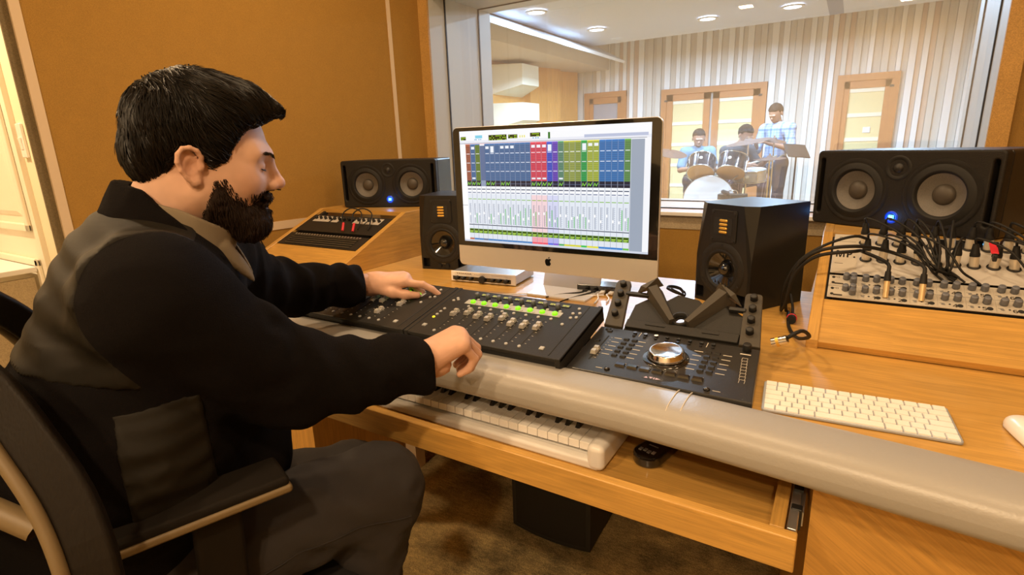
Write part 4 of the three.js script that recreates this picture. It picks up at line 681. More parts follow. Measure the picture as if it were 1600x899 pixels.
  const col = (x0, x1, x2, x3) => T(extr((() => { const s = new THREE.Shape(); s.moveTo(x0, 0); s.lineTo(x1, 0); s.lineTo(x3, 0.145); s.quadraticCurveTo(x3, 0.158, (x2 + x3) / 2 + 0.008, 0.158); s.lineTo((x2 + x3) / 2 - 0.008, 0.158); s.quadraticCurveTo(x2, 0.158, x2, 0.145); s.closePath(); return s; })(), 0.014, 0.002, 2).rotateX(-Math.PI / 2), 0, -0.012, 0);
  part('knob_column', col(-0.168, -0.124, -0.187, -0.150), M.darkGrey, b); part('knob_column', col(0.128, 0.169, 0.116, 0.152), M.darkGrey, b);
  const kg = lathe([[0, 0.013], [0.006, 0.013], [0.0078, 0.0105], [0.0082, 0], [0, 0]], 20);
  for (let i = 0; i < 4; i++) { const s = 0.037 + i * 0.034; put('rotary_knob', kg, M.black, -0.153 - 0.0042 * i, s, 0.002, b); put('rotary_knob', kg, M.black, 0.143 - 0.0026 * i, s, 0.002, b); }
  const pl = new THREE.Shape(); [[-0.122, 0], [0.127, 0], [0.121, 0.09], [0.085, 0.118], [0.045, 0.10], [0.02, 0.125], [-0.03, 0.135], [-0.06, 0.10], [-0.095, 0.11], [-0.12, 0.085]].forEach((p, i) => (i ? pl.lineTo(...p) : pl.moveTo(...p))); pl.closePath();
  const h1 = new THREE.Path(); h1.absellipse(-0.004, 0.048, 0.011, 0.014, 0, Math.PI * 2, true); pl.holes.push(h1);
  part('cradle_plate', T(extr(pl, 0.006, 0.0008, 1).rotateX(-Math.PI / 2), 0, -0.012, 0), M.dark, b);
  part('front_rail', [box(-0.12, 0.125, -0.008, 0.002, -0.03, -0.004, 'x', 0.002), box(-0.075, -0.03, 0.002, 0.0035, -0.022, -0.017), box(0.05, 0.085, 0.002, 0.0035, -0.022, -0.017)], M.dark, b);
  const arm = (ax, as, bx, bs, w0, w1) => { const dx = bx - ax, ds = bs - as, l = Math.hypot(dx, ds), nx = -ds / l, ns = dx / l, pts = []; for (const [x, s, w, y] of [[ax, as, w0, 0.022], [bx, bs, w1, 0.012]]) { pts.push(V(x + nx * w, -0.006, -(s + ns * w)), V(x - nx * w, -0.006, -(s - ns * w)), V(x + nx * w * 0.45, y, -(s + ns * w * 0.45)), V(x - nx * w * 0.6, y, -(s - ns * w * 0.6))); } return new ConvexGeometry(pts); };
  part('cradle_arm', arm(-0.086, 0.128, -0.018, 0.036, 0.021, 0.010), M.darkGrey, b); part('cradle_arm', arm(0.072, 0.136, 0.014, 0.036, 0.021, 0.010), M.darkGrey, b);
  part('arm_hook', new ConvexGeometry([[-0.105, 0.0, 0.135], [-0.07, 0.0, 0.155], [-0.115, 0.02, 0.125], [-0.08, 0.03, 0.15], [-0.125, 0.0, 0.115], [-0.10, 0.022, 0.118]].map(([x, y, s]) => V(x, y, -s))), M.darkGrey, b);
  part('arm_hook', new ConvexGeometry([[0.05, 0.0, 0.158], [0.09, 0.0, 0.14], [0.06, 0.03, 0.155], [0.098, 0.022, 0.13], [0.115, 0.0, 0.112], [0.09, 0.022, 0.12]].map(([x, y, s]) => V(x, y, -s))), M.darkGrey, b);
  for (let i = 0; i < 4; i++) part('grip_tooth', T(cyl(0.0016, 0.0012, 0.008, 6), 0.05 + i * 0.008, 0.026, -0.158 + i * 0.004), M.rubber, b);
  part('pivot_ring', T(lathe([[0.013, -0.004], [0.016, 0.006], [0.02, 0.004], [0.022, -0.006]], 28), -0.004, 0, -0.050), M.black, b);
  part('cross_bar', box(-0.15, -0.09, -0.004, 0.006, -0.118, -0.108, 'x', 0.002), M.black, b); part('cross_bar', box(0.09, 0.125, -0.004, 0.006, -0.105, -0.095, 'x', 0.002), M.black, b);
}
// ---------------------------------------------------------------- typing keyboard and mouse
{
  const t = thing('computer_keyboard', 'slim white computer keyboard lying on the desk edge', 'keyboard', [0.048, DY, -1.012], R(4.5)), W = 0.279, D = 0.115;
  const body = group('body', t); body.rotation.x = R(2.2);
  part('base_plate', T(extr(rrect(W, D, 0.006), 0.005, 0.001, 1).rotateX(-Math.PI / 2), 0, 0.003, 0), M.keyGap, body);
  part('rear_riser', T(new RoundedBoxGeometry(W * 0.96, 0.007, 0.02, 2, 0.003), 0, 0.0015, -0.042), M.alu, body);
  const rows = [Array(14).fill(1), [...Array(13).fill(1), 1.5], [1.5, ...Array(12).fill(1), 1], [1.8, ...Array(11).fill(1), 1.75], [1.35, ...Array(11).fill(1), 2.2], [1, 1, 1, 1.3, 5.4, 1.3, 1, 1, 1, 1]];
  rows.forEach((r, j) => { const sum = r.reduce((a, b) => a + b, 0), u = (W - 0.006) / sum; let x = -W / 2 + 0.003; r.forEach((k) => { const w = k * u - 0.0022, g = frust(w, 0.0022, 0.0158, 0.0003); const o = new THREE.Mesh(g, M.keyWhite); o.name = 'key'; o.position.set(x + k * u / 2, 0.008, -D / 2 + 0.0105 + j * 0.0188); o.castShadow = o.receiveShadow = true; body.add(o); x += k * u; }); });
}
{
  const t = thing('computer_mouse', 'smooth white computer mouse at the right of the keyboard', 'mouse', [0.284, DY, -1.035], R(12));
  const g = new THREE.SphereGeometry(1, 40, 24); const p = g.attributes.position;
  for (let i = 0; i < p.count; i++) { const x = p.getX(i), y = p.getY(i), z = p.getZ(i), sq = (a) => Math.sign(a) * Math.pow(Math.abs(a), 0.72); p.setXYZ(i, sq(x) * 0.028, y > 0 ? y * 0.021 : y * 0.004, sq(z) * 0.056); }
  g.computeVertexNormals(); part('shell', T(g, 0, 0.005, 0), M.whitePlastic, t);
  part('base', T(extr(rrect(0.05, 0.106, 0.022), 0.004, 0.001, 1).rotateX(-Math.PI / 2), 0, 0.0005, 0), M.alu, t);
}
// ---------------------------------------------------------------- music keyboard in the drawer
{
  const t = thing('music_keyboard', 'white music keyboard with piano keys lying in the drawer', 'keyboard', [-0.337, 0.602, -0.848]), L = 0.66;
  const kw = 0.0235, n = 26, kx0 = -0.036;
  part('front_lip', box(-L, -0.01, 0.0, 0.021, -0.024, 0.0, 'x', 0.007), M.whitePlastic, t);
  part('base', box(-L, -0.004, 0.0, 0.018, -0.28, -0.01, 'x', 0.006), M.whitePlastic, t);
  part('end_block', box(-0.036, 0.0, 0.0, 0.054, -0.27, 0.002, 'z', 0.013), M.whitePlastic, t);
  part('rear_panel', box(-L, 0.0, 0.016, 0.062, -0.29, -0.175, 'x', 0.006), M.whitePlastic, t);
  const wk = clean(new RoundedBoxGeometry(kw - 0.0012, 0.017, 0.150, 1, 0.0012));
  const bk = new ConvexGeometry([[-0.005, 0, 0], [0.005, 0, 0], [-0.005, 0, -0.09], [0.005, 0, -0.09], [-0.0038, 0.011, -0.009], [0.0038, 0.011, -0.009], [-0.0038, 0.012, -0.09], [0.0038, 0.012, -0.09]].map((p) => V(...p)));
  for (let i = 0; i < n; i++) {
    const x = kx0 - kw * (i + 0.5); if (x < -L + 0.01) break;
    const o = new THREE.Mesh(wk, M.keyWhite); o.name = 'white_key'; o.position.set(x, 0.0345, -0.0975); o.castShadow = o.receiveShadow = true; t.add(o);
    // from the right: C, B, A, G, F, E, D, C ... a black key on the left of B, A, G, E, D
    if ([1, 2, 3, 5, 6].includes(i % 7)) { const q = new THREE.Mesh(bk, M.gloss); q.name = 'black_key'; q.position.set(x - kw / 2, 0.0425, -0.064); q.castShadow = q.receiveShadow = true; t.add(q); }
  }
}
{ // rounded black handset
  const t = thing('black_handset', 'glossy black rounded handset with silver keys lying in the drawer', 'handset', [-0.283, 0.602, -0.905], R(-14));
  const s = new THREE.Shape(); s.moveTo(-0.026, -0.15); s.lineTo(-0.029, -0.02); s.absarc(0, -0.02, 0.029, Math.PI, 0, true); s.lineTo(0.026, -0.15); s.closePath();
  const sh = new THREE.Shape(); sh.moveTo(-0.025, 0.16); sh.lineTo(-0.029, 0.026); sh.absarc(0, 0.026, 0.029, Math.PI, Math.PI * 2); sh.lineTo(0.025, 0.16); sh.closePath();
  part('body', T(extr(sh, 0.024, 0.006, 3, 14).rotateX(-Math.PI / 2), 0, 0, 0), M.gloss, t);
  part('key_row', [-0.014, -0.005, 0.004, 0.013].map((x, i) => T(clean(new RoundedBoxGeometry(0.0065, 0.002, 0.010, 1, 0.0008)), x, 0.0245, -0.022 - 0.002 * (i % 2))), M.steel, t);
  part('bright_line', box(-0.010, 0.010, 0.024, 0.0246, -0.0475, -0.045), M.steel, t);
}
{ // black box under the desk
  const t = thing('subwoofer', 'black box loudspeaker with a bowed front on the carpet under the drawer', 'loudspeaker', [-0.68, 0, -1.275]);
  const s = new THREE.Shape(); s.moveTo(-0.135, 0.0); s.quadraticCurveTo(0, -0.03, 0.135, 0.0); s.lineTo(0.125, 0.30); s.lineTo(-0.135, 0.30); s.closePath();
  part('cabinet', T(extr(s, 0.40, 0.004, 2, 16).rotateX(-Math.PI / 2), 0, 0.012, 0), M.black, t);
  part('grille', T(extr((() => { const q = new THREE.Shape(); q.moveTo(-0.12, -0.004); q.quadraticCurveTo(0, -0.034, 0.12, -0.004); q.lineTo(0.12, 0.004); q.lineTo(-0.12, 0.004); q.closePath(); return q; })(), 0.36, 0, 1, 16).rotateX(-Math.PI / 2), 0, 0.03, 0), M.rubber, t);
  for (const [x, z] of [[-0.11, -0.03], [0.11, -0.03], [-0.11, -0.27], [0.11, -0.27]]) part('foot', T(cyl(0.014, 0.014, 0.013, 12), x, 0, z), M.rubber, t);
}

// ---------------------------------------------------------------- the engineer at the desk (local x = the way he faces, y up, z = his right)
M.skin = phy({ color: lin(0.66, 0.40, 0.28), vertexColors: true, roughness: 0.5, sheen: 0.15, sheenColor: lin(0.8, 0.5, 0.4), sheenRoughness: 0.5, bumpMap: rep(grainBump, 6, 6), bumpScale: 0.0003 });
M.hair = phy({ color: lin(0.006, 0.0045, 0.0035), roughness: 0.42, specularIntensity: 0.45 });
M.beard = phy({ color: lin(0.018, 0.010, 0.006), roughness: 0.8, specularIntensity: 0.3 });
M.fleece = phy({ color: lin(0.0075, 0.0062, 0.0062), bumpMap: rep(grainBump, 3, 3), bumpScale: 0.002, roughness: 1, sheen: 0.05, sheenColor: lin(0.3, 0.25, 0.24), sheenRoughness: 0.8, specularIntensity: 0.15 });
M.nylon = phy({ color: lin(0.012, 0.0098, 0.0065), bumpMap: rep(clothBump, 5, 5), bumpScale: 0.0004, roughness: 0.5, specularIntensity: 0.35 });
M.shirt = std({ color: lin(0.22, 0.175, 0.115), bumpMap: rep(clothBump, 8, 8), bumpScale: 0.0004, roughness: 0.9 });
M.denim = std({ color: lin(0.035, 0.0285, 0.027), map: rep(clothMap, 4, 4), bumpMap: rep(clothBump, 6, 6), bumpScale: 0.0008, roughness: 0.85 });
M.lash = std({ color: lin(0.01, 0.007, 0.005), roughness: 0.6 });
const HB = new THREE.Matrix4().makeBasis(V(0.978, -0.208, 0.0341).normalize(), V(0.208, 0.978, -0.0072).normalize(), V(-0.0349, 0, 1)).setPosition(0.055, 1.213, 0);
function skullD(x, y, z) { return ell(x, y, z, [-0.006, 0.036, 0], [0.089, 0.079, 0.073]); }
const rim = [[0.008, -0.015, 0.073], [0.0075, -0.004, 0.078], [0.002, 0.004, 0.082], [-0.007, 0.007, 0.085], [-0.016, 0.004, 0.088], [-0.021, -0.005, 0.089], [-0.021, -0.016, 0.088], [-0.016, -0.027, 0.085], [-0.008, -0.037, 0.081], [-0.001, -0.043, 0.078]];
function headD(x, y, zz, noEar) {
  const z = Math.abs(zz); let d = skullD(x, y, z);
  d = smin(d, ell(x, y, z, [0.036, -0.020, 0], [0.065, 0.082, 0.059]), 0.035);
  d = smin(d, rcone(x, y, z, [0.010, -0.058, 0.046], [0.074, -0.096, 0.016], 0.021, 0.019), 0.025);
  d = smin(d, ell(x, y, z, [0.083, -0.098, 0], [0.019, 0.018, 0.020]), 0.02);
  d = smin(d, ell(x, y, z, [0.060, -0.030, 0.036], [0.026, 0.022, 0.020]), 0.03);
  d = smin(d, rcone(x, y, z, [0.0925, 0.014, 0.008], [0.077, 0.013, 0.042], 0.012, 0.011), 0.016);
  d = smax(d, -ell(x, y, z, [0.103, -0.004, 0.033], [0.017, 0.012, 0.018]), 0.014);
  d = smin(d, ell(x, y, z, [0.0805, -0.0045, 0.031], [0.0135, 0.0115, 0.0145]), 0.005);
  d = smin(d, rcone(x, y, z, [0.0985, 0.003, 0], [0.1145, -0.026, 0], 0.0078, 0.0105), 0.012);
  d = smin(d, ell(x, y, z, [0.1155, -0.028, 0], [0.0115, 0.0095, 0.0105]), 0.006);
  d = smin(d, ell(x, y, z, [0.1045, -0.0335, 0.0115], [0.0115, 0.0085, 0.0075]), 0.006);
  d = smax(d, -ell(x, y, z, [0.110, -0.0405, 0.0065], [0.0055, 0.003, 0.003]), 0.003);
  d = smin(d, ell(x, y, z, [0.0975, -0.0625, 0], [0.0085, 0.0048, 0.021]), 0.005);
  d = smin(d, ell(x, y, z, [0.0965, -0.0735, 0], [0.0085, 0.0058, 0.018]), 0.005);
  d = smax(d, -ell(x, y, z, [0.1075, -0.0675, 0], [0.006, 0.0012, 0.024]), 0.003);
  d = smin(d, rcone(x, y, z, [-0.022, -0.05, 0], [-0.070, -0.21, 0], 0.056, 0.066), 0.04);
  if (!noEar && z > 0.05) {
    let e = ell((x + 0.007) * 0.91 + (y + 0.017) * 0.42, (y + 0.017) * 0.91 - (x + 0.007) * 0.42, z, [0, 0, 0.0765 - 0.42 * (x + 0.007)], [0.0145, 0.0255, 0.0052]);
    e = smax(e, -ell(x, y, z, [-0.0015, -0.019, 0.0865], [0.0095, 0.0125, 0.0115]), 0.004);
    for (let i = 0; i < rim.length - 1; i++) e = smin(e, rcone(x, y, z, rim[i], rim[i + 1], 0.0034, 0.0034), 0.003);
    e = smin(e, ell(x, y, z, [0.003, -0.041, 0.0745], [0.0072, 0.0075, 0.0055]), 0.006);
    e = smin(e, ell(x, y, z, [0.0085, -0.019, 0.0735], [0.004, 0.006, 0.005]), 0.004);
    d = smin(d, e, 0.005);
  }
  return d;
}
const hairline = [[-0.12, -0.052], [-0.085, -0.056], [-0.055, -0.056], [-0.040, -0.045], [-0.030, -0.02], [-0.022, 0.012], [-0.005, 0.013], [0.010, 0.002], [0.018, -0.020], [0.028, -0.030], [0.037, -0.024], [0.042, 0.004], [0.048, 0.026], [0.060, 0.044], [0.080, 0.060], [0.098, 0.073], [0.13, 0.080]];
function lineAt(L, x) { for (let i = 0; i < L.length - 1; i++) if (x <= L[i + 1][0]) return lerp(L[i][1], L[i + 1][1], clamp((x - L[i][0]) / (L[i + 1][0] - L[i][0]), 0, 1)); return L[L.length - 1][1]; }
function hairD(x, y, z) {
  let d = ell(x, y, z, [-0.007, 0.036, 0], [0.094, 0.087, 0.0805]);
  d = smin(d, ell(x, y, z, [0.030, 0.080, 0.004], [0.070, 0.036, 0.062]), 0.03);
  d = smin(d, rcone(x, y, z, [0.060, 0.090, 0.018], [0.098, 0.082, 0.012], 0.023, 0.012), 0.02);
  d = smin(d, ell(x, y, z, [-0.058, -0.015, 0], [0.040, 0.045, 0.058]), 0.03);
  const h = lineAt(hairline, x) + 0.012 * clamp(1 - Math.abs(z) / 0.06, 0, 1) * (x > 0.05 ? 0.4 : x < -0.04 ? -0.6 : 0);
  const n = (vnoise(x * 60, y * 60, z * 60) - 0.5) * 0.006, lk = (vnoise(x * 34 + y * 20, y * 22, z * 70) - 0.5) * 0.007;
  return smax(d + n * 0.3 + lk, (h - y) * 0.8 + n, 0.006);
}
const beardTop = [[0.0, -0.04], [0.030, -0.036], [0.040, -0.036], [0.048, -0.049], [0.058, -0.058], [0.072, -0.060], [0.082, -0.052], [0.092, -0.046], [0.13, -0.0445]];
function beardD(x, y, z) {
  let d = headD(x, y, z, true) - 0.0035 * sstep(lineAt(beardTop, x) - y, 0.006, 0.028) + 0.0012 * (1 - sstep(lineAt(beardTop, x) - y, 0.006, 0.02));
  d = smin(d, ell(x, y, z, [0.072, -0.100, 0], [0.034, 0.025, 0.036]), 0.02);
  d = smin(d, rcone(x, y, Math.abs(z), [0.020, -0.072, 0.044], [0.07, -0.105, 0.02], 0.024, 0.022), 0.02);
  d = smin(d, ell(x, y, z, [0.0995, -0.0525, 0], [0.0095, 0.0058, 0.028]), 0.008);
  d = smax(d, (y - lineAt(beardTop, x)) * 0.9 + (vnoise(x * 90, y * 90, z * 90) - 0.5) * 0.008, 0.006);
  d = smax(d, 0.026 - x + 0.25 * (y + 0.05), 0.005);
  d = smax(d, -0.128 - y, 0.006);
  d = smax(d, -ell(x, y, z, [0.110, -0.0685, 0], [0.02, 0.0088, 0.019]), 0.003);
  return d + (vnoise(x * 140, y * 140, z * 140) - 0.5) * 0.003;
}
// joints of the pose
const J = { shR: [-0.02, 1.03, 0.175], shL: [0.03, 1.03, -0.175], elR: [0.135, 0.842, 0.085], elL: [0.14, 0.89, -0.396], wrR: [0.392, 0.815, 0.087], wrL: [0.399, 0.858, -0.438], hipR: [-0.16, 0.565, 0.095], hipL: [-0.16, 0.54, -0.095], knR: [0.262, 0.575, 0.062], knL: [0.24, 0.50, -0.10], anR: [0.150, 0.10, 0.07], anL: [0.20, 0.10, -0.13] };
function handGeo(o, dir, mirror, curls, thumb, roll = 0) {    // fingers along +x, back of the hand +y, thumb towards -z (mirror: +z)
  const zk = [-0.029, -0.010, 0.0095, 0.027], kx = [0.083, 0.087, 0.082, 0.072], len = [[0.043, 0.026, 0.021], [0.046, 0.029, 0.022], [0.043, 0.027, 0.021], [0.034, 0.021, 0.018]], prims = [];
  zk.forEach((z, i) => {
    prims.push([[0.0, 0, z * 0.55], [kx[i], 0.002 - Math.abs(i - 1.2) * 0.002, z], 0.0195, 0.0122, 0.016]);
    let p = [kx[i], 0.001 - Math.abs(i - 1.2) * 0.002, z], a = 0; const rr = [0.0098, 0.0088, 0.0080, 0.0070].map((q) => q * (i === 3 ? 0.86 : 1));
    len[i].forEach((l, k) => { a += curls[i][k]; const q = [p[0] + l * Math.cos(a), p[1] - l * Math.sin(a), p[2] * (k ? 1 : 1.02)]; prims.push([p, q, rr[k], rr[k + 1], 0.003]); p = q; });
  });
  for (let k = 0; k < thumb.length - 1; k++) prims.push([thumb[k], thumb[k + 1], [0.0155, 0.012, 0.0102, 0.0085][k], [0.012, 0.0102, 0.0085][k], 0.008]);
  prims.push([[-0.05, 0, 0], [0.01, 0, 0], 0.0265, 0.026, 0.015]);
  const f = (x, y, z) => { let d = 9; for (const p of prims) d = smin(d, rcone(x, y, z, p[0], p[1], p[2], p[3]), p[4]); return d; };
  const g = nets(f, [-0.125, -0.11, -0.075], [0.205, 0.04, 0.06], 0.003);
  if (mirror) { g.scale(1, 1, -1); const ix = g.index.array; for (let i = 0; i < ix.length; i += 3) { const t = ix[i]; ix[i] = ix[i + 1]; ix[i + 1] = t; } g.computeVertexNormals(); }
  const X = V(...dir).normalize(), Y0 = V(Math.sin(0), 1, 0), Z = X.clone().cross(Y0).normalize(), Y = Z.clone().cross(X).normalize();
  Y.applyAxisAngle(X, roll); Z.applyAxisAngle(X, roll);
  return g.scale(1.1, 1.1, 1.1).applyMatrix4(new THREE.Matrix4().makeBasis(X, Y, Z).setPosition(...o));
}
function tint(g, fn) { const p = g.attributes.position, c = new Float32Array(p.count * 3); for (let i = 0; i < p.count; i++) c.set(fn(p.getX(i), p.getY(i), p.getZ(i)), i * 3); g.setAttribute('color', new THREE.BufferAttribute(c, 3)); return g; }
function joinSkin(list) { const g = list.map((q) => { const c = q.toNonIndexed(); for (const k of Object.keys(c.attributes)) if (!['position', 'normal', 'color'].includes(k)) c.deleteAttribute(k); return c; }); return planarUV(mergeGeometries(g), 0, 1, 8); }
// strands laid on a surface: each a thin tapered ribbon of triangular section that follows flow()
function strands(D, seeds, flow, n, len, r, lift) {
  const pos = [], nor = [], e = 0.0015, grad = (p) => V(D(p.x + e, p.y, p.z) - D(p.x - e, p.y, p.z), D(p.x, p.y + e, p.z) - D(p.x, p.y - e, p.z), D(p.x, p.y, p.z + e) - D(p.x, p.y, p.z - e)).normalize();
  const sp = seeds.attributes.position, S = 5;
  for (let i = 0; i < n; i++) {
    const k = Math.floor(rnd() * sp.count); let p = V(sp.getX(k), sp.getY(k), sp.getZ(k)); const L = len * (0.6 + 0.8 * rnd()), lf = lift * (0.3 + rnd()), jit = V(rnd() - 0.5, rnd() - 0.5, rnd() - 0.5).multiplyScalar(0.5), ring = [];
    for (let s = 0; s <= S; s++) {
      const nn = grad(p), f = flow(p).add(jit); f.addScaledVector(nn, -f.dot(nn)).normalize();
      const side = nn.clone().cross(f), t = s / S, w = r * (0.4 + 0.6 * Math.sin(Math.PI * (0.15 + 0.8 * t))) * (t > 0.99 ? 0.15 : 1), c = p.clone().addScaledVector(nn, lf * (0.2 + t));
      ring.push([c.clone().addScaledVector(side, w), c.clone().addScaledVector(nn, w * 0.9), c.clone().addScaledVector(side, -w)]);
      p.addScaledVector(f, L / S); p.addScaledVector(nn, -D(p.x, p.y, p.z) * 0.9);
    }
    for (let s = 0; s < S; s++) for (let q = 0; q < 2; q++) { const a = ring[s][q], b = ring[s][q + 1], c = ring[s + 1][q], d = ring[s + 1][q + 1]; for (const v of [a, c, b, b, c, d]) pos.push(v.x, v.y, v.z); }
  }
  const g = new THREE.BufferGeometry(); g.setAttribute('position', new THREE.BufferAttribute(new Float32Array(pos), 3)); g.computeVertexNormals(); return g;
}
function torsoD(x, y, z) {
  const w = z * 0.80; let d = rcone(x, y, w, [-0.150, 0.63, 0], [-0.115, 0.78, 0], 0.160, 0.168);
  d = smin(d, rcone(x, y, w, [-0.115, 0.78, 0], [-0.052, 0.955, 0], 0.168, 0.142), 0.05);
  d = smin(d, rcone(x, y, z, [-0.035, 1.045, 0], [J.shR[0], J.shR[1] - 0.005, 0.14], 0.085, 0.078), 0.06);
  d = smin(d, rcone(x, y, z, [-0.035, 1.045, 0], [J.shL[0], J.shL[1] - 0.005, -0.14], 0.085, 0.078), 0.06);
  return d;
}
function fold(x, y, z, a, b, c, amp) { const n = vnoise(x * a + 3.1, y * b, z * c) + 0.5 * vnoise(x * a * 2, y * b * 2 + 7, z * c * 2); return amp * (Math.abs(n - 0.75) * 2 - 0.5); }
function jacketD(x, y, z) {
  let d = torsoD(x, y, z);
  if (d > 0.2 && Math.abs(z) < 0.05) return d;
  let a = rcone(x, y, z, J.shR, J.elR, 0.083, 0.074); a = smin(a, rcone(x, y, z, J.elR, [0.365, 0.818, 0.087], 0.074, 0.050), 0.03);
  let b = rcone(x, y, z, J.shL, J.elL, 0.080, 0.068); b = smin(b, rcone(x, y, z, J.elL, [0.375, 0.860, -0.437], 0.068, 0.049), 0.03);
  d = smin(d, rcone(x, y, z, [-0.07, 0.70, 0.0], [0.045, 0.690, -0.01], 0.13, 0.085), 0.05);
  // creases across the sleeves, deeper towards the cuffs
  const cr = (q) => 0.0045 * Math.sin(q * 95 + 5 * vnoise(x * 14, y * 14, z * 14)) + 0.003 * Math.sin(q * 43 + 2);
  a += cr(x + 0.35 * y) * sstep(x, -0.02, 0.16); b += cr(x - 0.4 * z) * sstep(x, 0.05, 0.2);
  d = smin(d, a, 0.035); d = smin(d, b, 0.035);
  d += fold(x, y, z, 9, 16, 9, 0.007) * (y < 0.98 ? 1 : 0.4);
  d = smax(d, 0.605 - y + 0.01 * Math.sin(z * 30), 0.02);                                  // hem
  d = smax(d, (x - 0.372) , 0.008);                                                        // cuffs
  d = smax(d, -rcone(x, y, z, [-0.012, 1.02, 0], [0.05, 1.25, 0], 0.060, 0.085), 0.01);     // neck opening
  return d;
}
function yokeD(x, y, z) { const seam = 0.905 - 0.25 * (x + 0.1) + 0.10 * Math.abs(z); return smax(jacketD(x, y, z) - 0.0025 + 0.0016 * Math.sin(x * 60 + y * 130 + 3 * vnoise(x * 12, y * 12, z * 12)), Math.max(seam - y, Math.abs(z) - 0.168 + 0.42 * x, x - 0.035), 0.002); }
function sidePanelD(x, y, z) { return smax(jacketD(x, y, z) - 0.003 + 0.0011 * Math.sin(y * 190 + 5 * vnoise(x * 16, y * 16, z * 16)), Math.max(Math.abs(x + 0.04) - 0.05, Math.abs(y - 0.80) - 0.085, -z), 0.002); }
function trousersD(x, y, z) {
  let d = rcone(x, y, z, [-0.16, 0.58, -0.05], [-0.16, 0.58, 0.05], 0.125, 0.125);
  for (const [h, k, a] of [[J.hipR, J.knR, J.anR], [J.hipL, J.knL, J.anL]]) { d = smin(d, rcone(x, y, z, h, k, 0.104, 0.080), 0.03); d = smin(d, rcone(x, y, z, k, a, 0.077, 0.054), 0.03); }
  const kn = Math.hypot(x - 0.2, y - 0.52);
  d += fold(x, y, z, 14, 22, 12, 0.010) * (1 - 0.5 * sstep(kn, 0.1, 0.3)) + 0.0025 * Math.sin((x * 0.8 + y) * 85 + 4 * vnoise(x * 10, y * 10, z * 10)) * (1 - sstep(kn, 0.05, 0.2));
  return Math.max(d, y - 0.70, 0.105 - y);
}
{
  const t = thing('person', 'bearded man in a black fleece jacket and dark jeans seated at the mixing desk', 'person', [-0.903, 0, -0.445], R(59));
  const head = nets(headD, [-0.12, -0.20, -0.095], [0.135, 0.125, 0.095], 0.003);
  const blush = (x, y, z) => { const a = Math.exp(-(((x - 0.115) ** 2 + (y + 0.028) ** 2 + z * z) / 0.0003)), e = Math.exp(-(((x + 0.008) ** 2 + (y + 0.018) ** 2 + (Math.abs(z) - 0.08) ** 2) / 0.0006)), c = Math.exp(-(((x - 0.07) ** 2 + (y + 0.03) ** 2 + (Math.abs(z) - 0.05) ** 2) / 0.0006)), n = 0.94 + 0.12 * vnoise(x * 120, y * 120, z * 120), k = 0.5 * a + 0.45 * e + 0.25 * c; return [n, n * (1 - 0.22 * k), n * (1 - 0.25 * k)]; };
  tint(head, blush); head.applyMatrix4(HB);
  const plain = (x, y, z) => { const n = 0.93 + 0.14 * vnoise(x * 110, y * 110, z * 110); return [n, n * 0.95, n * 0.93]; };
  const rC = [[R(62), R(70), R(38)], [R(66), R(72), R(38)], [R(70), R(72), R(38)], [R(72), R(72), R(38)]];
  const hr = tint(handGeo([0.358, 0.826, 0.085], [0.92, 0.30, -0.06], false, rC, [[0.018, -0.006, -0.022], [0.052, -0.020, -0.044], [0.082, -0.034, -0.046], [0.105, -0.046, -0.040]], 0.05), plain);
  const lC = [[R(16), R(22), R(12)], [R(52), R(60), R(35)], [R(58), R(62), R(38)], [R(60), R(60), R(36)]];
  const hl = tint(handGeo(J.wrL, [0.86, 0.12, 0.40], true, lC, [[0.018, -0.006, -0.022], [0.052, -0.018, -0.040], [0.082, -0.028, -0.042], [0.108, -0.036, -0.036]], 0.1), plain);
  const core = tint(nets((x, y, z) => { let d = torsoD(x, y, z) + 0.03; for (const s of ['R', 'L']) { d = smin(d, rcone(x, y, z, J['sh' + s], J['el' + s], 0.052, 0.045), 0.02); d = smin(d, rcone(x, y, z, J['el' + s], J['wr' + s], 0.044, 0.028), 0.02); } d = smin(d, rcone(x, y, z, [-0.02, 1.0, 0], [0.02, 1.14, 0], 0.062, 0.056), 0.03); return d; }, [-0.35, 0.48, -0.54], [0.46, 1.2, 0.30], 0.014), plain);
  const body = part('body', joinSkin([core, head, hr, hl]), M.skin, t); body.userData.label = 'light skin of face, neck and hands';
  const uv = (g) => planarUV(g, 0, 1, 4);
  const jk = part('jacket', uv(nets(jacketD, [-0.36, 0.58, -0.56], [0.40, 1.18, 0.32], 0.0072)), M.fleece, t); jk.userData.label = 'black fleece jacket';
  part('shoulder_yoke', uv(nets(yokeD, [-0.32, 0.85, -0.28], [0.10, 1.18, 0.28], 0.005)), M.nylon, jk).userData.label = 'smooth dark olive shoulder panel';
  part('side_panel', uv(nets(sidePanelD, [-0.11, 0.69, 0.0], [0.03, 0.91, 0.28], 0.005)), M.nylon, jk).userData.label = 'quilted nylon side panel';
  // stand-up collar and the shirt collar inside it
  const ax = V(0.36, 0.93, 0).normalize(), c0 = V(0.008, 1.103, 0);
  const ringD = (x, y, z, rad, h0, h1, th, open, sl = 0.16, from = 0) => { const px = x - c0.x, py = y - c0.y, h = px * ax.x + py * ax.y, qx = px - h * ax.x, qy = py - h * ax.y, f = qx * ax.y - qy * ax.x, r = Math.hypot(f * 0.94, z), rr = rad - 0.16 * (h - 0.02); return Math.max(Math.abs(r - rr) - th, h0 - h + 0.10 * f, h - h1 + sl * Math.max(0, f + from), f - open) - 0.003; };
  part('collar', uv(nets((x, y, z) => ringD(x, y, z, 0.083, -0.055, 0.042, 0.0065, 0.07, 0.55, 0.05) + fold(x, y, z, 20, 20, 20, 0.003), [-0.16, 0.98, -0.14], [0.14, 1.2, 0.14], 0.004)), M.fleece, jk);
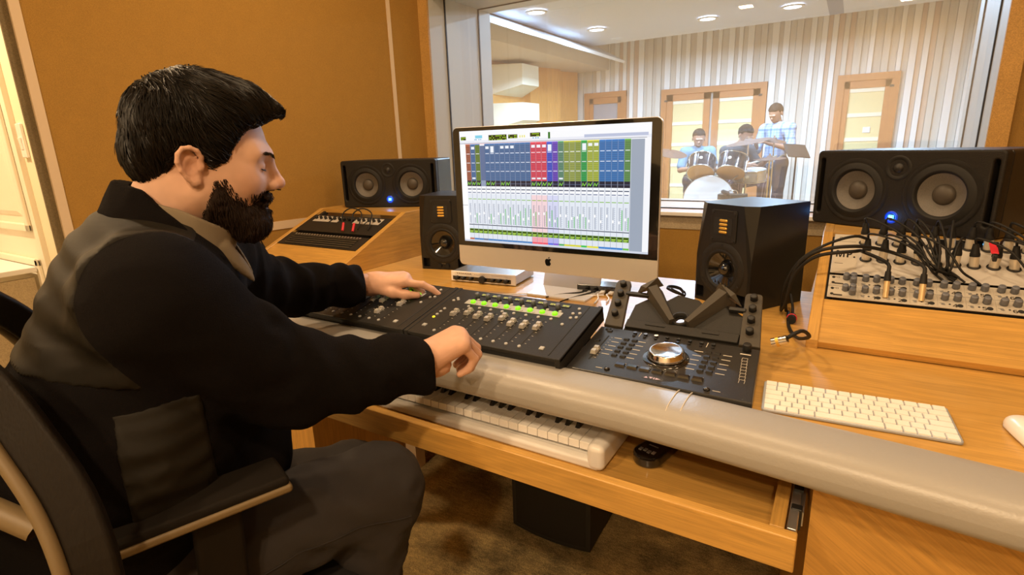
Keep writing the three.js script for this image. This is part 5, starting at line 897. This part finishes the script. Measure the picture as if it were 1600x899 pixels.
  const shD = (x, y, z) => Math.min(ringD(x, y, z, 0.074, -0.05, 0.030, 0.0035, 0.082, 0.20, 0.0), smax(rcone(x, y, Math.abs(z), [0.062, 1.065, 0.045], [0.104, 1.010, 0.030], 0.020, 0.006), Math.abs(rcone(x, y, Math.abs(z), [0.05, 1.09, 0.03], [0.08, 0.98, 0.01], 0.034, 0.030)) - 0.004, 0.003));
  part('shirt_collar', uv(nets(shD, [-0.15, 0.96, -0.13], [0.15, 1.19, 0.13], 0.0035)), M.shirt, t).userData.label = 'olive grey shirt collar';
  part('trousers', uv(nets(trousersD, [-0.34, 0.09, -0.27], [0.38, 0.74, 0.24], 0.0085)), M.denim, t).userData.label = 'dark grey jeans';
  const seamPts = []; for (let i = 0; i <= 20; i++) { const u = i / 20, x = lerp(-0.02, 0.30, u), y = 0.545 + 0.025 * Math.sin(u * 3), e = 0.12; let z = 0.02; for (let k = 0; k < 60; k++) { const d = trousersD(x, y, z); if (d > -0.0005) break; z += Math.max(0.001, -d * 0.7); } seamPts.push(V(x, y, z + 0.0005)); }
  part('seam', tube(seamPts, 0.0012, 60, 5), M.denim, t);
  // hair, beard, brows and lashes
  const hg = nets(hairD, [-0.125, -0.075, -0.1], [0.135, 0.14, 0.1], 0.0034);
  const flow = (p) => { const top = sstep(p.y, 0.06, 0.10), fr = sstep(p.x, -0.03, 0.04); return V(lerp(lerp(0.25, 0.9, fr), 1.0, top * fr), lerp(-0.9 + 0.35 * fr, -0.05, top), (p.z > 0 ? 0.2 : -0.2) + 0.35 * top).add(V(0, 0, 0.5 * (vnoise(p.x * 30, p.y * 30, p.z * 30) - 0.5))); };
  const hs = strands(hairD, hg, flow, 6500, 0.034, 0.0010, 0.0034);
  const hair = part('hair', merge([clean(hg), clean(hs)]).applyMatrix4(HB), M.hair, t); hair.userData.label = 'short black hair swept forward';
  const bg = nets(beardD, [0.0, -0.145, -0.085], [0.135, -0.015, 0.085], 0.003);
  const fringe = nets((x, y, z) => Math.max(headD(x, y, z, true) - 0.0005, y - lineAt(beardTop, x) - 0.012 * vnoise(x * 70, y * 70, z * 70), 0.021 - x + 0.25 * (y + 0.05), -0.12 - y, -ell(x, y, z, [0.110, -0.0685, 0], [0.02, 0.0088, 0.019])), [0.0, -0.14, -0.085], [0.135, -0.01, 0.085], 0.0035);
  const bs = merge([clean(strands(beardD, bg, (p) => (p.x > 0.088 && p.y > -0.064 ? V(0.1, -0.45, p.z > 0 ? 1 : -1) : V(0.35, -1, 0.1)), 3600, 0.010, 0.0006, 0.0028)), clean(strands((x, y, z) => headD(x, y, z, true), fringe, (p) => V(0.45, -1, 0.1), 2400, 0.008, 0.0005, 0.0018))]);
  part('beard', merge([clean(bg), clean(bs)]).applyMatrix4(HB), M.beard, t).userData.label = 'full dark beard and moustache';
  const browS = []; for (const s of [-1, 1]) for (let i = 0; i < 90; i++) { const u = rnd(), z = lerp(0.010, 0.046, u), y = 0.0135 + 0.004 * Math.sin(u * 2.6) + (rnd() - 0.5) * 0.006 * (1 - 0.6 * u), x = 0.09; let X = 0.12; for (let k = 0; k < 80; k++) { const d = headD(X, y, z, true); if (d < 0.0006) break; X -= d * 0.8; } browS.push(T(new THREE.CylinderGeometry(0.0002, 0.0006, 0.010, 4), X, y, s * z, s * -1.25, 0, 0.25)); }
  part('eyebrows', merge(browS.map(clean)).applyMatrix4(HB), M.lash, t);
  for (const s of [-1, 1]) part('eyelashes', clean(tube([V(0.0905, -0.0075, s * 0.0215), V(0.0942, -0.0098, s * 0.027), V(0.0940, -0.0103, s * 0.034), V(0.0875, -0.0085, s * 0.0425)], 0.0011, 12, 5)).applyMatrix4(HB), M.lash, t);
  for (const [a, s] of [[J.anR, 'right'], [J.anL, 'left']]) part('shoe', uv(nets((x, y, z) => Math.max(smin(ell(x, y, z, [a[0] + 0.075, 0.045, a[2]], [0.13, 0.05, 0.046]), rcone(x, y, z, [a[0], 0.06, a[2]], [a[0] - 0.01, 0.12, a[2]], 0.048, 0.045), 0.03), 0.002 - y), [a[0] - 0.09, -0.01, a[2] - 0.08], [a[0] + 0.24, 0.16, a[2] + 0.08], 0.008)), M.rubber, t);
}
// ---------------------------------------------------------------- office chair (local x = the way it faces, z = its right)
{
  const t = thing('office_chair', 'black office chair with padded armrests under the seated man', 'chair', [-0.97, 0, -0.30], R(70.4));
  M.chairDark = phy({ color: lin(0.0095, 0.0066, 0.0042), bumpMap: rep(grainBump, 3, 3), bumpScale: 0.0004, roughness: 0.6, specularIntensity: 0.35 }); M.chairTan = std({ color: lin(0.15, 0.105, 0.05), roughness: 0.5 }); M.chairMesh = std({ color: lin(0.006, 0.0055, 0.005), bumpMap: rep(clothBump, 6, 6), bumpScale: 0.001, roughness: 0.95 });
  part('seat', T(new RoundedBoxGeometry(0.50, 0.08, 0.50, 4, 0.035), 0.09, 0.425, 0), M.chairMesh, t);
  const N1 = 20, N2 = 12, pos = [], idx = [];   // curved back shell with thickness
  for (let s = 0; s < 2; s++) for (let i = 0; i <= N2; i++) for (let j = 0; j <= N1; j++) { const v = i / N2, u = j / N1 * 2 - 1, y = lerp(0.52, 1.02, v), w = lerp(0.27, 0.17, v * v), x = -0.255 - 0.06 * Math.sin(v * 2.6) + 0.11 * u * u * (1 - 0.4 * v) - 0.02 * s; pos.push(x, y, u * w); }
  const K = (N1 + 1) * (N2 + 1); for (let i = 0; i < N2; i++) for (let j = 0; j < N1; j++) { const a = i * (N1 + 1) + j, b = a + N1 + 1; idx.push(a, a + 1, b, a + 1, b + 1, b, a + K, b + K, a + 1 + K, a + 1 + K, b + K, b + 1 + K); if (i === 0) idx.push(a, a + K, a + 1, a + 1, a + K, a + 1 + K); if (i === N2 - 1) idx.push(b, b + 1, b + K, b + 1, b + 1 + K, b + K); if (j === 0) idx.push(a, b, a + K, b, b + K, a + K); if (j === N1 - 1) idx.push(a + 1, a + 1 + K, b + 1, b + 1, a + 1 + K, b + 1 + K); }
  const bg = new THREE.BufferGeometry(); bg.setAttribute('position', new THREE.BufferAttribute(new Float32Array(pos), 3)); bg.setIndex(idx); bg.computeVertexNormals(); part('backrest', planarUV(bg, 2, 1, 2), M.chairMesh, t);
  const ribbon = (pts, w, th) => { const c = new THREE.CatmullRomCurve3(pts.map((p) => V(...p))), sh = rrect(th, w, th * 0.3); return clean(new THREE.ExtrudeGeometry(sh, { steps: 30, extrudePath: c, bevelEnabled: false })); };
  for (const s of [1, -1]) {
    const P = (a) => a.map(([x, y, z]) => [x, y, z * s]);
    part('back_frame', ribbon(P([[-0.16, 1.07, 0.11], [-0.072, 0.965, 0.190], [-0.040, 0.895, 0.238], [-0.020, 0.835, 0.272], [-0.012, 0.765, 0.300], [-0.016, 0.68, 0.31], [-0.03, 0.56, 0.29], [-0.05, 0.46, 0.2]]), 0.046, 0.02), M.chairDark, t);
    part('frame_edge', tube(P([[-0.185, 1.06, 0.12], [-0.098, 0.955, 0.197], [-0.068, 0.885, 0.243], [-0.050, 0.825, 0.275], [-0.042, 0.755, 0.303], [-0.046, 0.67, 0.312], [-0.06, 0.55, 0.29]]), 0.008, 40, 8), M.chairTan, t);
    part('frame_strut', tube(P([[-0.16, 0.90, 0.17], [-0.12, 0.862, 0.218], [-0.085, 0.835, 0.245], [-0.055, 0.81, 0.268]]), 0.014, 24, 10), M.chairTan, t);
    const arm = group('armrest', t, [0, 0, 0]);
    part('arm_pad', T(new RoundedBoxGeometry(0.245, 0.016, 0.078, 3, 0.007), 0.098, 0.734, s * 0.205), M.chairDark, arm);
    part('arm_rim', T(new RoundedBoxGeometry(0.250, 0.014, 0.083, 3, 0.006), 0.098, 0.722, s * 0.205), M.chairTan, arm);
    part('arm_post', T(new RoundedBoxGeometry(0.065, 0.30, 0.022, 3, 0.008), 0.115, 0.575, s * 0.215, 0, 0, -0.05), M.chairDark, arm);
    part('arm_bracket', box(0.08, 0.15, 0.40, 0.43, s > 0 ? 0.1 : -0.23, s > 0 ? 0.23 : -0.1, 'z', 0.006), M.chairDark, arm);
  }
  part('gas_column', [cyl(0.028, 0.028, 0.2, 20).translate(0.05, 0.09, 0), cyl(0.018, 0.018, 0.16, 16).translate(0.05, 0.25, 0)], M.black, t);
  for (let i = 0; i < 5; i++) { const a = i / 5 * Math.PI * 2 + 0.3, c = Math.cos(a), s = Math.sin(a); part('base_leg', tube([V(0.05, 0.115, 0), V(0.05 + c * 0.15, 0.105, s * 0.15), V(0.05 + c * 0.30, 0.075, s * 0.30)], 0.018, 12, 8), M.black, t); part('caster', [T(new THREE.CylinderGeometry(0.028, 0.028, 0.018, 18), 0.05 + c * 0.30 - s * 0.013, 0.028, s * 0.30 + c * 0.013, Math.PI / 2, 0, 0).applyMatrix4(new THREE.Matrix4()), T(new THREE.CylinderGeometry(0.028, 0.028, 0.018, 18), 0.05 + c * 0.30 + s * 0.013, 0.028, s * 0.30 - c * 0.013, Math.PI / 2)], M.rubber, t); }
}

// ---------------------------------------------------------------- the band in the live room
M.bronze = phy({ color: lin(0.085, 0.04, 0.022), roughness: 0.7, specularIntensity: 0.4 }); M.drumBlack = phy({ color: lin(0.012, 0.013, 0.02), roughness: 0.2, clearcoat: 1 }); M.drumHead = std({ color: lin(0.82, 0.82, 0.84), roughness: 0.5 }); M.amber = std({ color: lin(0.72, 0.42, 0.16), roughness: 0.4 });
{
  const r = structG('floor_riser', 'low carpeted drum riser'); part('platform', box(-2.4, -1.0, SF, 0.21, -8.0, -6.35, 'x'), M.carpet, r);
}
const RY = 0.21;
function cymbal(name, label, pos, r, tilt, turn, mat = M.bronze) {
  const t = thing(name, label, 'cymbal', [pos[0], RY, pos[2]]), h = pos[1] - RY, g = lathe([[r, -0.006], [r * 0.6, 0.004], [r * 0.2, 0.012], [r * 0.15, 0.03], [0, 0.034], [0, 0.031], [r * 0.14, 0.028], [r * 0.19, 0.010], [r * 0.6, 0.002], [r, -0.008]], 40);
  const c = part('cymbal_plate', T(g, 0, 0, 0, tilt, 0, turn), mat, t, [0, h, 0]);
  part('stand_pole', cyl(0.011, 0.008, h, 10), M.chrome, t); part('wing_nut', T(cyl(0.009, 0.009, 0.03, 8), 0, h + 0.02, 0), M.chrome, t);
  for (let i = 0; i < 3; i++) { const a = i * 2.1 + 0.4; part('stand_leg', tube([V(0, 0.28, 0), V(Math.cos(a) * 0.12, 0.14, Math.sin(a) * 0.12), V(Math.cos(a) * 0.24, 0.008, Math.sin(a) * 0.24)], 0.008, 8, 6), M.chrome, t); }
  return t;
}
function drum(name, label, pos, r, dep, tilt, turn, shell, bottom, topMat) {   // axis along local y, bottom head at y = 0
  const t = thing(name, label, 'drum', pos); t.rotation.set(tilt, turn, 0, 'YXZ');
  part('shell', T(lathe([[r, 0], [r, dep], [r - 0.008, dep], [r - 0.008, 0], [r, 0]], 40), 0, 0, 0), shell, t);
  part('bottom_head', T(lathe([[0, 0.002], [r + 0.002, 0.002], [r + 0.002, -0.006], [0, -0.006]].reverse(), 40), 0, 0, 0), bottom, t);
  part('top_head', lathe([[0, dep + 0.004], [r + 0.002, dep + 0.004], [r + 0.002, dep - 0.004]], 40), topMat, t);
  for (const y of [0.004, dep - 0.004]) part('hoop', T(new THREE.TorusGeometry(r + 0.005, 0.007, 8, 44), 0, y, 0, Math.PI / 2), M.chrome, t);
  for (let i = 0; i < 8; i++) { const a = i / 8 * Math.PI * 2 + 0.2; part('lug', [clean(T(new THREE.CapsuleGeometry(0.007, dep * 0.35, 3, 8), Math.cos(a) * (r + 0.009), dep / 2, Math.sin(a) * (r + 0.009))), clean(T(cyl(0.0032, 0.0032, dep - 0.01, 6), Math.cos(a) * (r + 0.012), 0.005, Math.sin(a) * (r + 0.012)))], M.chrome, t); }
  part('badge', T(cyl(0.018, 0.018, 0.003, 16), 0, 0, 0).rotateX(Math.PI / 2).translate(0, dep * 0.55, r), M.sCream, t);
  return t;
}
const bass = drum('bass_drum', 'big bass drum with a plain white front head', [-1.37, RY + 0.295, -6.62], 0.285, 0.40, -Math.PI / 2, 0, M.drumBlack, M.drumHead, M.drumHead);
for (const x of [-0.24, 0.24]) part('spur', tube([V(x * 0.8, 0.1, 0.2), V(x * 1.15, 0.06, 0.28), V(x * 1.25, 0.03, 0.292)], 0.008, 8, 6), M.chrome, bass);
const tm = drum('tom_drum', 'black tom drum with an amber lower head above the left of the bass drum', [-1.475, 0.825, -6.62], 0.145, 0.20, -0.72, 0.12, M.drumBlack, M.amber, M.drumHead);
drum('tom_drum', 'black tom drum with an amber lower head beside the seated drummer', [-1.150, 0.825, -6.64], 0.150, 0.20, -0.58, -0.08, M.drumBlack, M.amber, M.drumHead);
part('mount_arm', [clean(tube([V(0.12, 0.14, 0.0), V(0.2, 0.12, -0.03), V(0.3, 0.1, -0.06)], 0.014, 10, 8))], M.chrome, tm);
drum('snare_drum', 'shallow silver snare drum in front of the drummer', [-0.98, 0.72, -6.9], 0.17, 0.13, 0.1, 0, M.steel, M.drumHead, M.drumHead);
cymbal('cymbal', 'thin pale cymbal tilted on a stand left of the toms', [-1.86, 1.06, -6.7], 0.2, 0.18, -0.22, M.bronze);
cymbal('cymbal', 'large bronze cymbal before the drummer and the standing man', [-1.0, 1.165, -6.75], 0.24, 0.12, 0.14);
cymbal('cymbal', 'small bronze cymbal before the chest of the standing man', [-0.76, 1.17, -6.95], 0.13, 0.15, -0.2);
cymbal('hi_hat', 'pair of low cymbals on a thin stand by the floor cases', [-0.74, 0.985, -6.5], 0.16, 0.06, 0.04);
{
  const s = thing('music_stand', 'dark music stand tilted beside the standing man', 'music stand', [-0.52, SF, -6.9]);
  part('desk_plate', T(new RoundedBoxGeometry(0.26, 0.20, 0.012, 2, 0.004), 0, 1.10, 0, -0.95, 0.5, 0.45), M.baffle, s); part('pole', cyl(0.011, 0.009, 1.06, 10), M.dark, s);
  for (let i = 0; i < 3; i++) { const a = i * 2.1; part('leg', tube([V(0, 0.25, 0), V(Math.cos(a) * 0.15, 0.1, Math.sin(a) * 0.15), V(Math.cos(a) * 0.25, 0.008, Math.sin(a) * 0.25)], 0.008, 8, 6), M.dark, s); }
  const c = thing('equipment_case', 'low dark case on the riser in front of the snare drum', 'case', [-1.08, RY, -6.46]); part('box', T(new RoundedBoxGeometry(0.3, 0.4, 0.12, 2, 0.01), 0, 0.2, 0), M.darkGrey, c); part('handle', tube([V(-0.05, 0.4, 0), V(-0.04, 0.43, 0), V(0.04, 0.43, 0), V(0.05, 0.4, 0)], 0.007, 12, 6), M.chrome, c);
  const m = thing('drum_microphone', 'small black microphone on a short stand before the bass drum', 'microphone', [-1.12, RY, -6.36]); part('pole', cyl(0.007, 0.007, 0.40, 8), M.dark, m); part('capsule', T(new THREE.CapsuleGeometry(0.024, 0.05, 4, 12), -0.02, 0.42, 0, 0, 0, 1.2), M.dark, m); part('base', cyl(0.07, 0.06, 0.015, 20), M.dark, m);
}
// figures: j = joints in local metres (x = facing, y up, z = right)
function figure(label, pos, turn, j, mats, extra) {
  const t = thing('person', label, 'person', pos, turn), H = j.head, L = (a, b, ra, rb) => [a, b, ra, rb];
  const sd = (prims, k) => (x, y, z) => { let d = 9; for (const p of prims) d = smin(d, rcone(x, y, z, p[0], p[1], p[2], p[3]), k); return d; };
  const box3 = (pr, m) => { const lo = [9, 9, 9], hi = [-9, -9, -9]; for (const p of pr) for (const q of [0, 1]) for (let k = 0; k < 3; k++) { lo[k] = Math.min(lo[k], p[q][k] - p[q + 2] - m); hi[k] = Math.max(hi[k], p[q][k] + p[q + 2] + m); } return [lo, hi]; };
  const hd = (x, y, z) => { const q = [x - H[0], y - H[1], Math.abs(z - H[2])], c = Math.cos(j.bow), s = Math.sin(j.bow), X = q[0] * c - q[1] * s, Y = q[0] * s + q[1] * c; let d = ell(X, Y, q[2], [-0.005, 0.03, 0], [0.092, 0.085, 0.075]); d = smin(d, ell(X, Y, q[2], [0.035, -0.03, 0], [0.06, 0.08, 0.058]), 0.03); d = smin(d, ell(X, Y, q[2], [0.1, -0.03, 0], [0.018, 0.02, 0.012]), 0.012); d = smin(d, ell(X, Y, q[2], [0.09, 0.012, 0.02], [0.012, 0.008, 0.03]), 0.01); d = smax(d, -ell(X, Y, q[2], [0.1, -0.006, 0.03], [0.014, 0.009, 0.015]), 0.008); d = smin(d, ell(X, Y, q[2], [0.092, -0.068, 0], [0.012, 0.008, 0.02]), 0.006); d = smin(d, ell(X, Y, q[2], [-0.008, -0.012, 0.076], [0.016, 0.03, 0.009]), 0.004); return d; };
  const hairF = (x, y, z) => { const q = [x - H[0], y - H[1], z - H[2]], c = Math.cos(j.bow), s = Math.sin(j.bow), X = q[0] * c - q[1] * s, Y = q[0] * s + q[1] * c; return smax(ell(X, Y, q[2], [-0.008, 0.034, 0], [0.099, 0.094, 0.083]), (X > 0.03 ? 0.05 : X > -0.02 ? 0.02 : -0.045) - Y + 0.2 * Math.max(0, X - 0.03), 0.01) + (vnoise(x * 70, y * 70, z * 70) - 0.5) * 0.006; };
  const neck = L([H[0] - 0.03, H[1] - 0.06, H[2]], [j.neck[0], j.neck[1] - 0.03, j.neck[2]], 0.05, 0.058);
  const sleeve = j.sleeve ?? 0.6, mid = (a, b, u) => a.map((v, k) => lerp(v, b[k], u));
  const skin = [neck, L(j.neck, j.hip, 0.07, 0.10)], shirt = [L([j.neck[0], j.neck[1] - 0.06, j.neck[2]], [j.hip[0], j.hip[1] + 0.02, j.hip[2]], 0.115, 0.135)], tr = [L([j.hip[0], j.hip[1], j.hip[2] - 0.05], [j.hip[0], j.hip[1], j.hip[2] + 0.05], 0.12, 0.12)];
  for (const s of ['R', 'L']) {
    const sh = j['sh' + s], el = j['el' + s], wr = j['wr' + s], kn = j['kn' + s], an = j['an' + s];
    skin.push(L(sh, el, 0.045, 0.038), L(el, wr, 0.037, 0.026));
    const d = wr.map((v, k) => v - el[k]), l = Math.hypot(...d), u = d.map((v) => v / l); const side = [-u[2], 0, u[0]];
    for (let f = 0; f < 4; f++) { const o = (f - 1.5) * 0.018, b = wr.map((v, k) => v + u[k] * 0.075 + side[k] * o); skin.push(L(wr, b, 0.022, 0.013), L(b, [b[0] + u[0] * 0.05, b[1] + u[1] * 0.05 - 0.03, b[2] + u[2] * 0.05], 0.0105, 0.009)); }
    skin.push(L(wr, wr.map((v, k) => v + u[k] * 0.05 + side[k] * (s === 'R' ? -0.045 : 0.045)), 0.015, 0.010));
    shirt.push(L([j.neck[0], j.neck[1] - 0.06, j.neck[2]], sh, 0.085, 0.066), L(sh, mid(sh, el, Math.min(1, sleeve)), 0.066, 0.058)); if (sleeve > 1) shirt.push(L(el, mid(el, wr, sleeve - 1), 0.056, 0.046));
    tr.push(L([j.hip[0], j.hip[1] - 0.02, j.hip[2] + (s === 'R' ? 0.085 : -0.085)], kn, 0.09, 0.066), L(kn, an, 0.064, 0.05));
    part('shoe', planarUV(nets((x, y, z) => Math.max(ell(x, y, z, [an[0] + 0.06, an[1] - 0.03, an[2]], [0.13, 0.055, 0.047]), an[1] - 0.078 - y), [an[0] - 0.1, an[1] - 0.1, an[2] - 0.07], [an[0] + 0.22, an[1] + 0.05, an[2] + 0.07], 0.014)), M.rubber, t);
  }
  const [l1, h1] = box3(skin, 0.03), hg = nets(hd, [H[0] - 0.16, H[1] - 0.16, H[2] - 0.13], [H[0] + 0.16, H[1] + 0.16, H[2] + 0.13], 0.006);
  part('body', merge([clean(nets(sd(skin, 0.012), l1, h1, 0.010)), clean(hg)]), mats.skin, t);
  const [l2, h2] = box3(shirt, 0.04); part('shirt', planarUV(nets((x, y, z) => sd(shirt, 0.04)(x, y, z) + fold(x, y, z, 12, 12, 12, 0.006), l2, h2, 0.013), 2, 1, 1), mats.shirt, t);
  const [l3, h3] = box3(tr, 0.03); part('trousers', planarUV(nets((x, y, z) => sd(tr, 0.03)(x, y, z) + fold(x, y, z, 12, 12, 12, 0.005), l3, h3, 0.014), 2, 1, 1), mats.trousers, t);
  part('hair', nets(hairF, [H[0] - 0.16, H[1] - 0.12, H[2] - 0.13], [H[0] + 0.16, H[1] + 0.17, H[2] + 0.13], 0.007), M.hairFar, t);
  if (extra) extra(t);
  return t;
}
M.hairFar = phy({ color: lin(0.012, 0.010, 0.009), roughness: 0.9, specularIntensity: 0.2 }); M.skinFar = std({ color: lin(0.30, 0.15, 0.09), roughness: 0.55 }); M.tee = std({ color: lin(0.018, 0.02, 0.026), roughness: 0.9 }); M.jeansFar = std({ color: lin(0.012, 0.017, 0.035), roughness: 0.9 }); M.blueShirt = std({ color: lin(0.12, 0.20, 0.28), roughness: 0.9 });
M.plaid = std({ roughness: 0.9, map: (() => { const t = dataTex(256, 256, (u, v) => { const f = (a) => { const q = a % 1; return (q < 0.22 ? 0.5 : 0) + (q > 0.42 && q < 0.48 ? 0.35 : 0) + (q > 0.70 && q < 0.76 ? 0.35 : 0); }, k = f(u) + f(v); return [0.56 - 0.34 * k, 0.62 - 0.28 * k, 0.70 - 0.20 * k]; }); t.repeat.set(9, 9); return t; })() });
M.stripePants = std({ roughness: 0.9, map: (() => { const t = dataTex(64, 64, (u) => (u % 0.5 < 0.2 ? [0.62, 0.55, 0.60] : [0.36, 0.30, 0.36])); t.repeat.set(18, 6); return t; })() });
// turn: local x -> (cos t, 0, -sin t)
figure('man in a blue plaid shirt standing with bowed head beside the drums', [-0.845, SF, -7.95], Math.atan2(-0.9, -0.44), { head: [0.06, 1.545, 0], bow: 0.5, neck: [0.0, 1.40, 0], hip: [0, 0.93, 0], shR: [0, 1.355, 0.17], shL: [0, 1.355, -0.17], elR: [0.06, 1.10, 0.24], elL: [0.06, 1.10, -0.24], wrR: [0.28, 1.20, 0.10], wrL: [0.28, 1.18, -0.08], knR: [0.02, 0.50, 0.09], knL: [0.02, 0.50, -0.09], anR: [0, 0.08, 0.10], anL: [0, 0.08, -0.10], sleeve: 1.15 }, { skin: M.skinFar, shirt: M.plaid, trousers: M.jeansFar });
figure('drummer in a black polo shirt bent over the drum kit', [-1.20, RY, -7.35], Math.atan2(-0.62, 0.78), { head: [0.10, 1.03, 0], bow: 0.45, neck: [0.0, 0.89, 0], hip: [-0.17, 0.46, 0], shR: [-0.01, 0.84, 0.18], shL: [-0.01, 0.84, -0.18], elR: [0.10, 0.62, 0.25], elL: [0.12, 0.64, -0.24], wrR: [0.33, 0.68, 0.16], wrL: [0.33, 0.72, -0.12], knR: [0.24, 0.50, 0.20], knL: [0.24, 0.50, -0.20], anR: [0.26, 0.08, 0.2], anL: [0.22, 0.08, -0.2], sleeve: 0.7 }, { skin: M.skinFar, shirt: M.tee, trousers: M.stripePants }, (t) => { part('stool', [cyl(0.16, 0.16, 0.06, 24).translate(-0.2, 0.29, 0), cyl(0.02, 0.02, 0.3, 10).translate(-0.2, 0, 0)], M.rubber, t); for (const z of [0.16, -0.12]) part('drumstick', tube([V(0.36, 0.70, z), V(0.5, 0.74, z * 0.7), V(0.66, 0.79, z * 0.3)], 0.008, 10, 8), M.sCream, t); });
figure('person in a pale blue shirt sitting behind the tom drums', [-1.78, RY, -7.75], Math.atan2(-0.95, 0.3), { head: [0.06, 1.01, 0], bow: 0.3, neck: [0.0, 0.87, 0], hip: [-0.1, 0.45, 0], shR: [0, 0.83, 0.16], shL: [0, 0.83, -0.16], elR: [0.08, 0.60, 0.22], elL: [0.08, 0.60, -0.22], wrR: [0.28, 0.62, 0.12], wrL: [0.28, 0.62, -0.12], knR: [0.30, 0.48, 0.12], knL: [0.30, 0.48, -0.12], anR: [0.28, 0.08, 0.12], anL: [0.28, 0.08, -0.12], sleeve: 0.8 }, { skin: M.skinFar, shirt: M.blueShirt, trousers: M.jeansFar }, (t) => part('stool', [cyl(0.16, 0.16, 0.06, 24).translate(-0.12, 0.28, 0), cyl(0.02, 0.02, 0.3, 10).translate(-0.12, 0, 0)], M.rubber, t));

renderer.render(scene, camera);
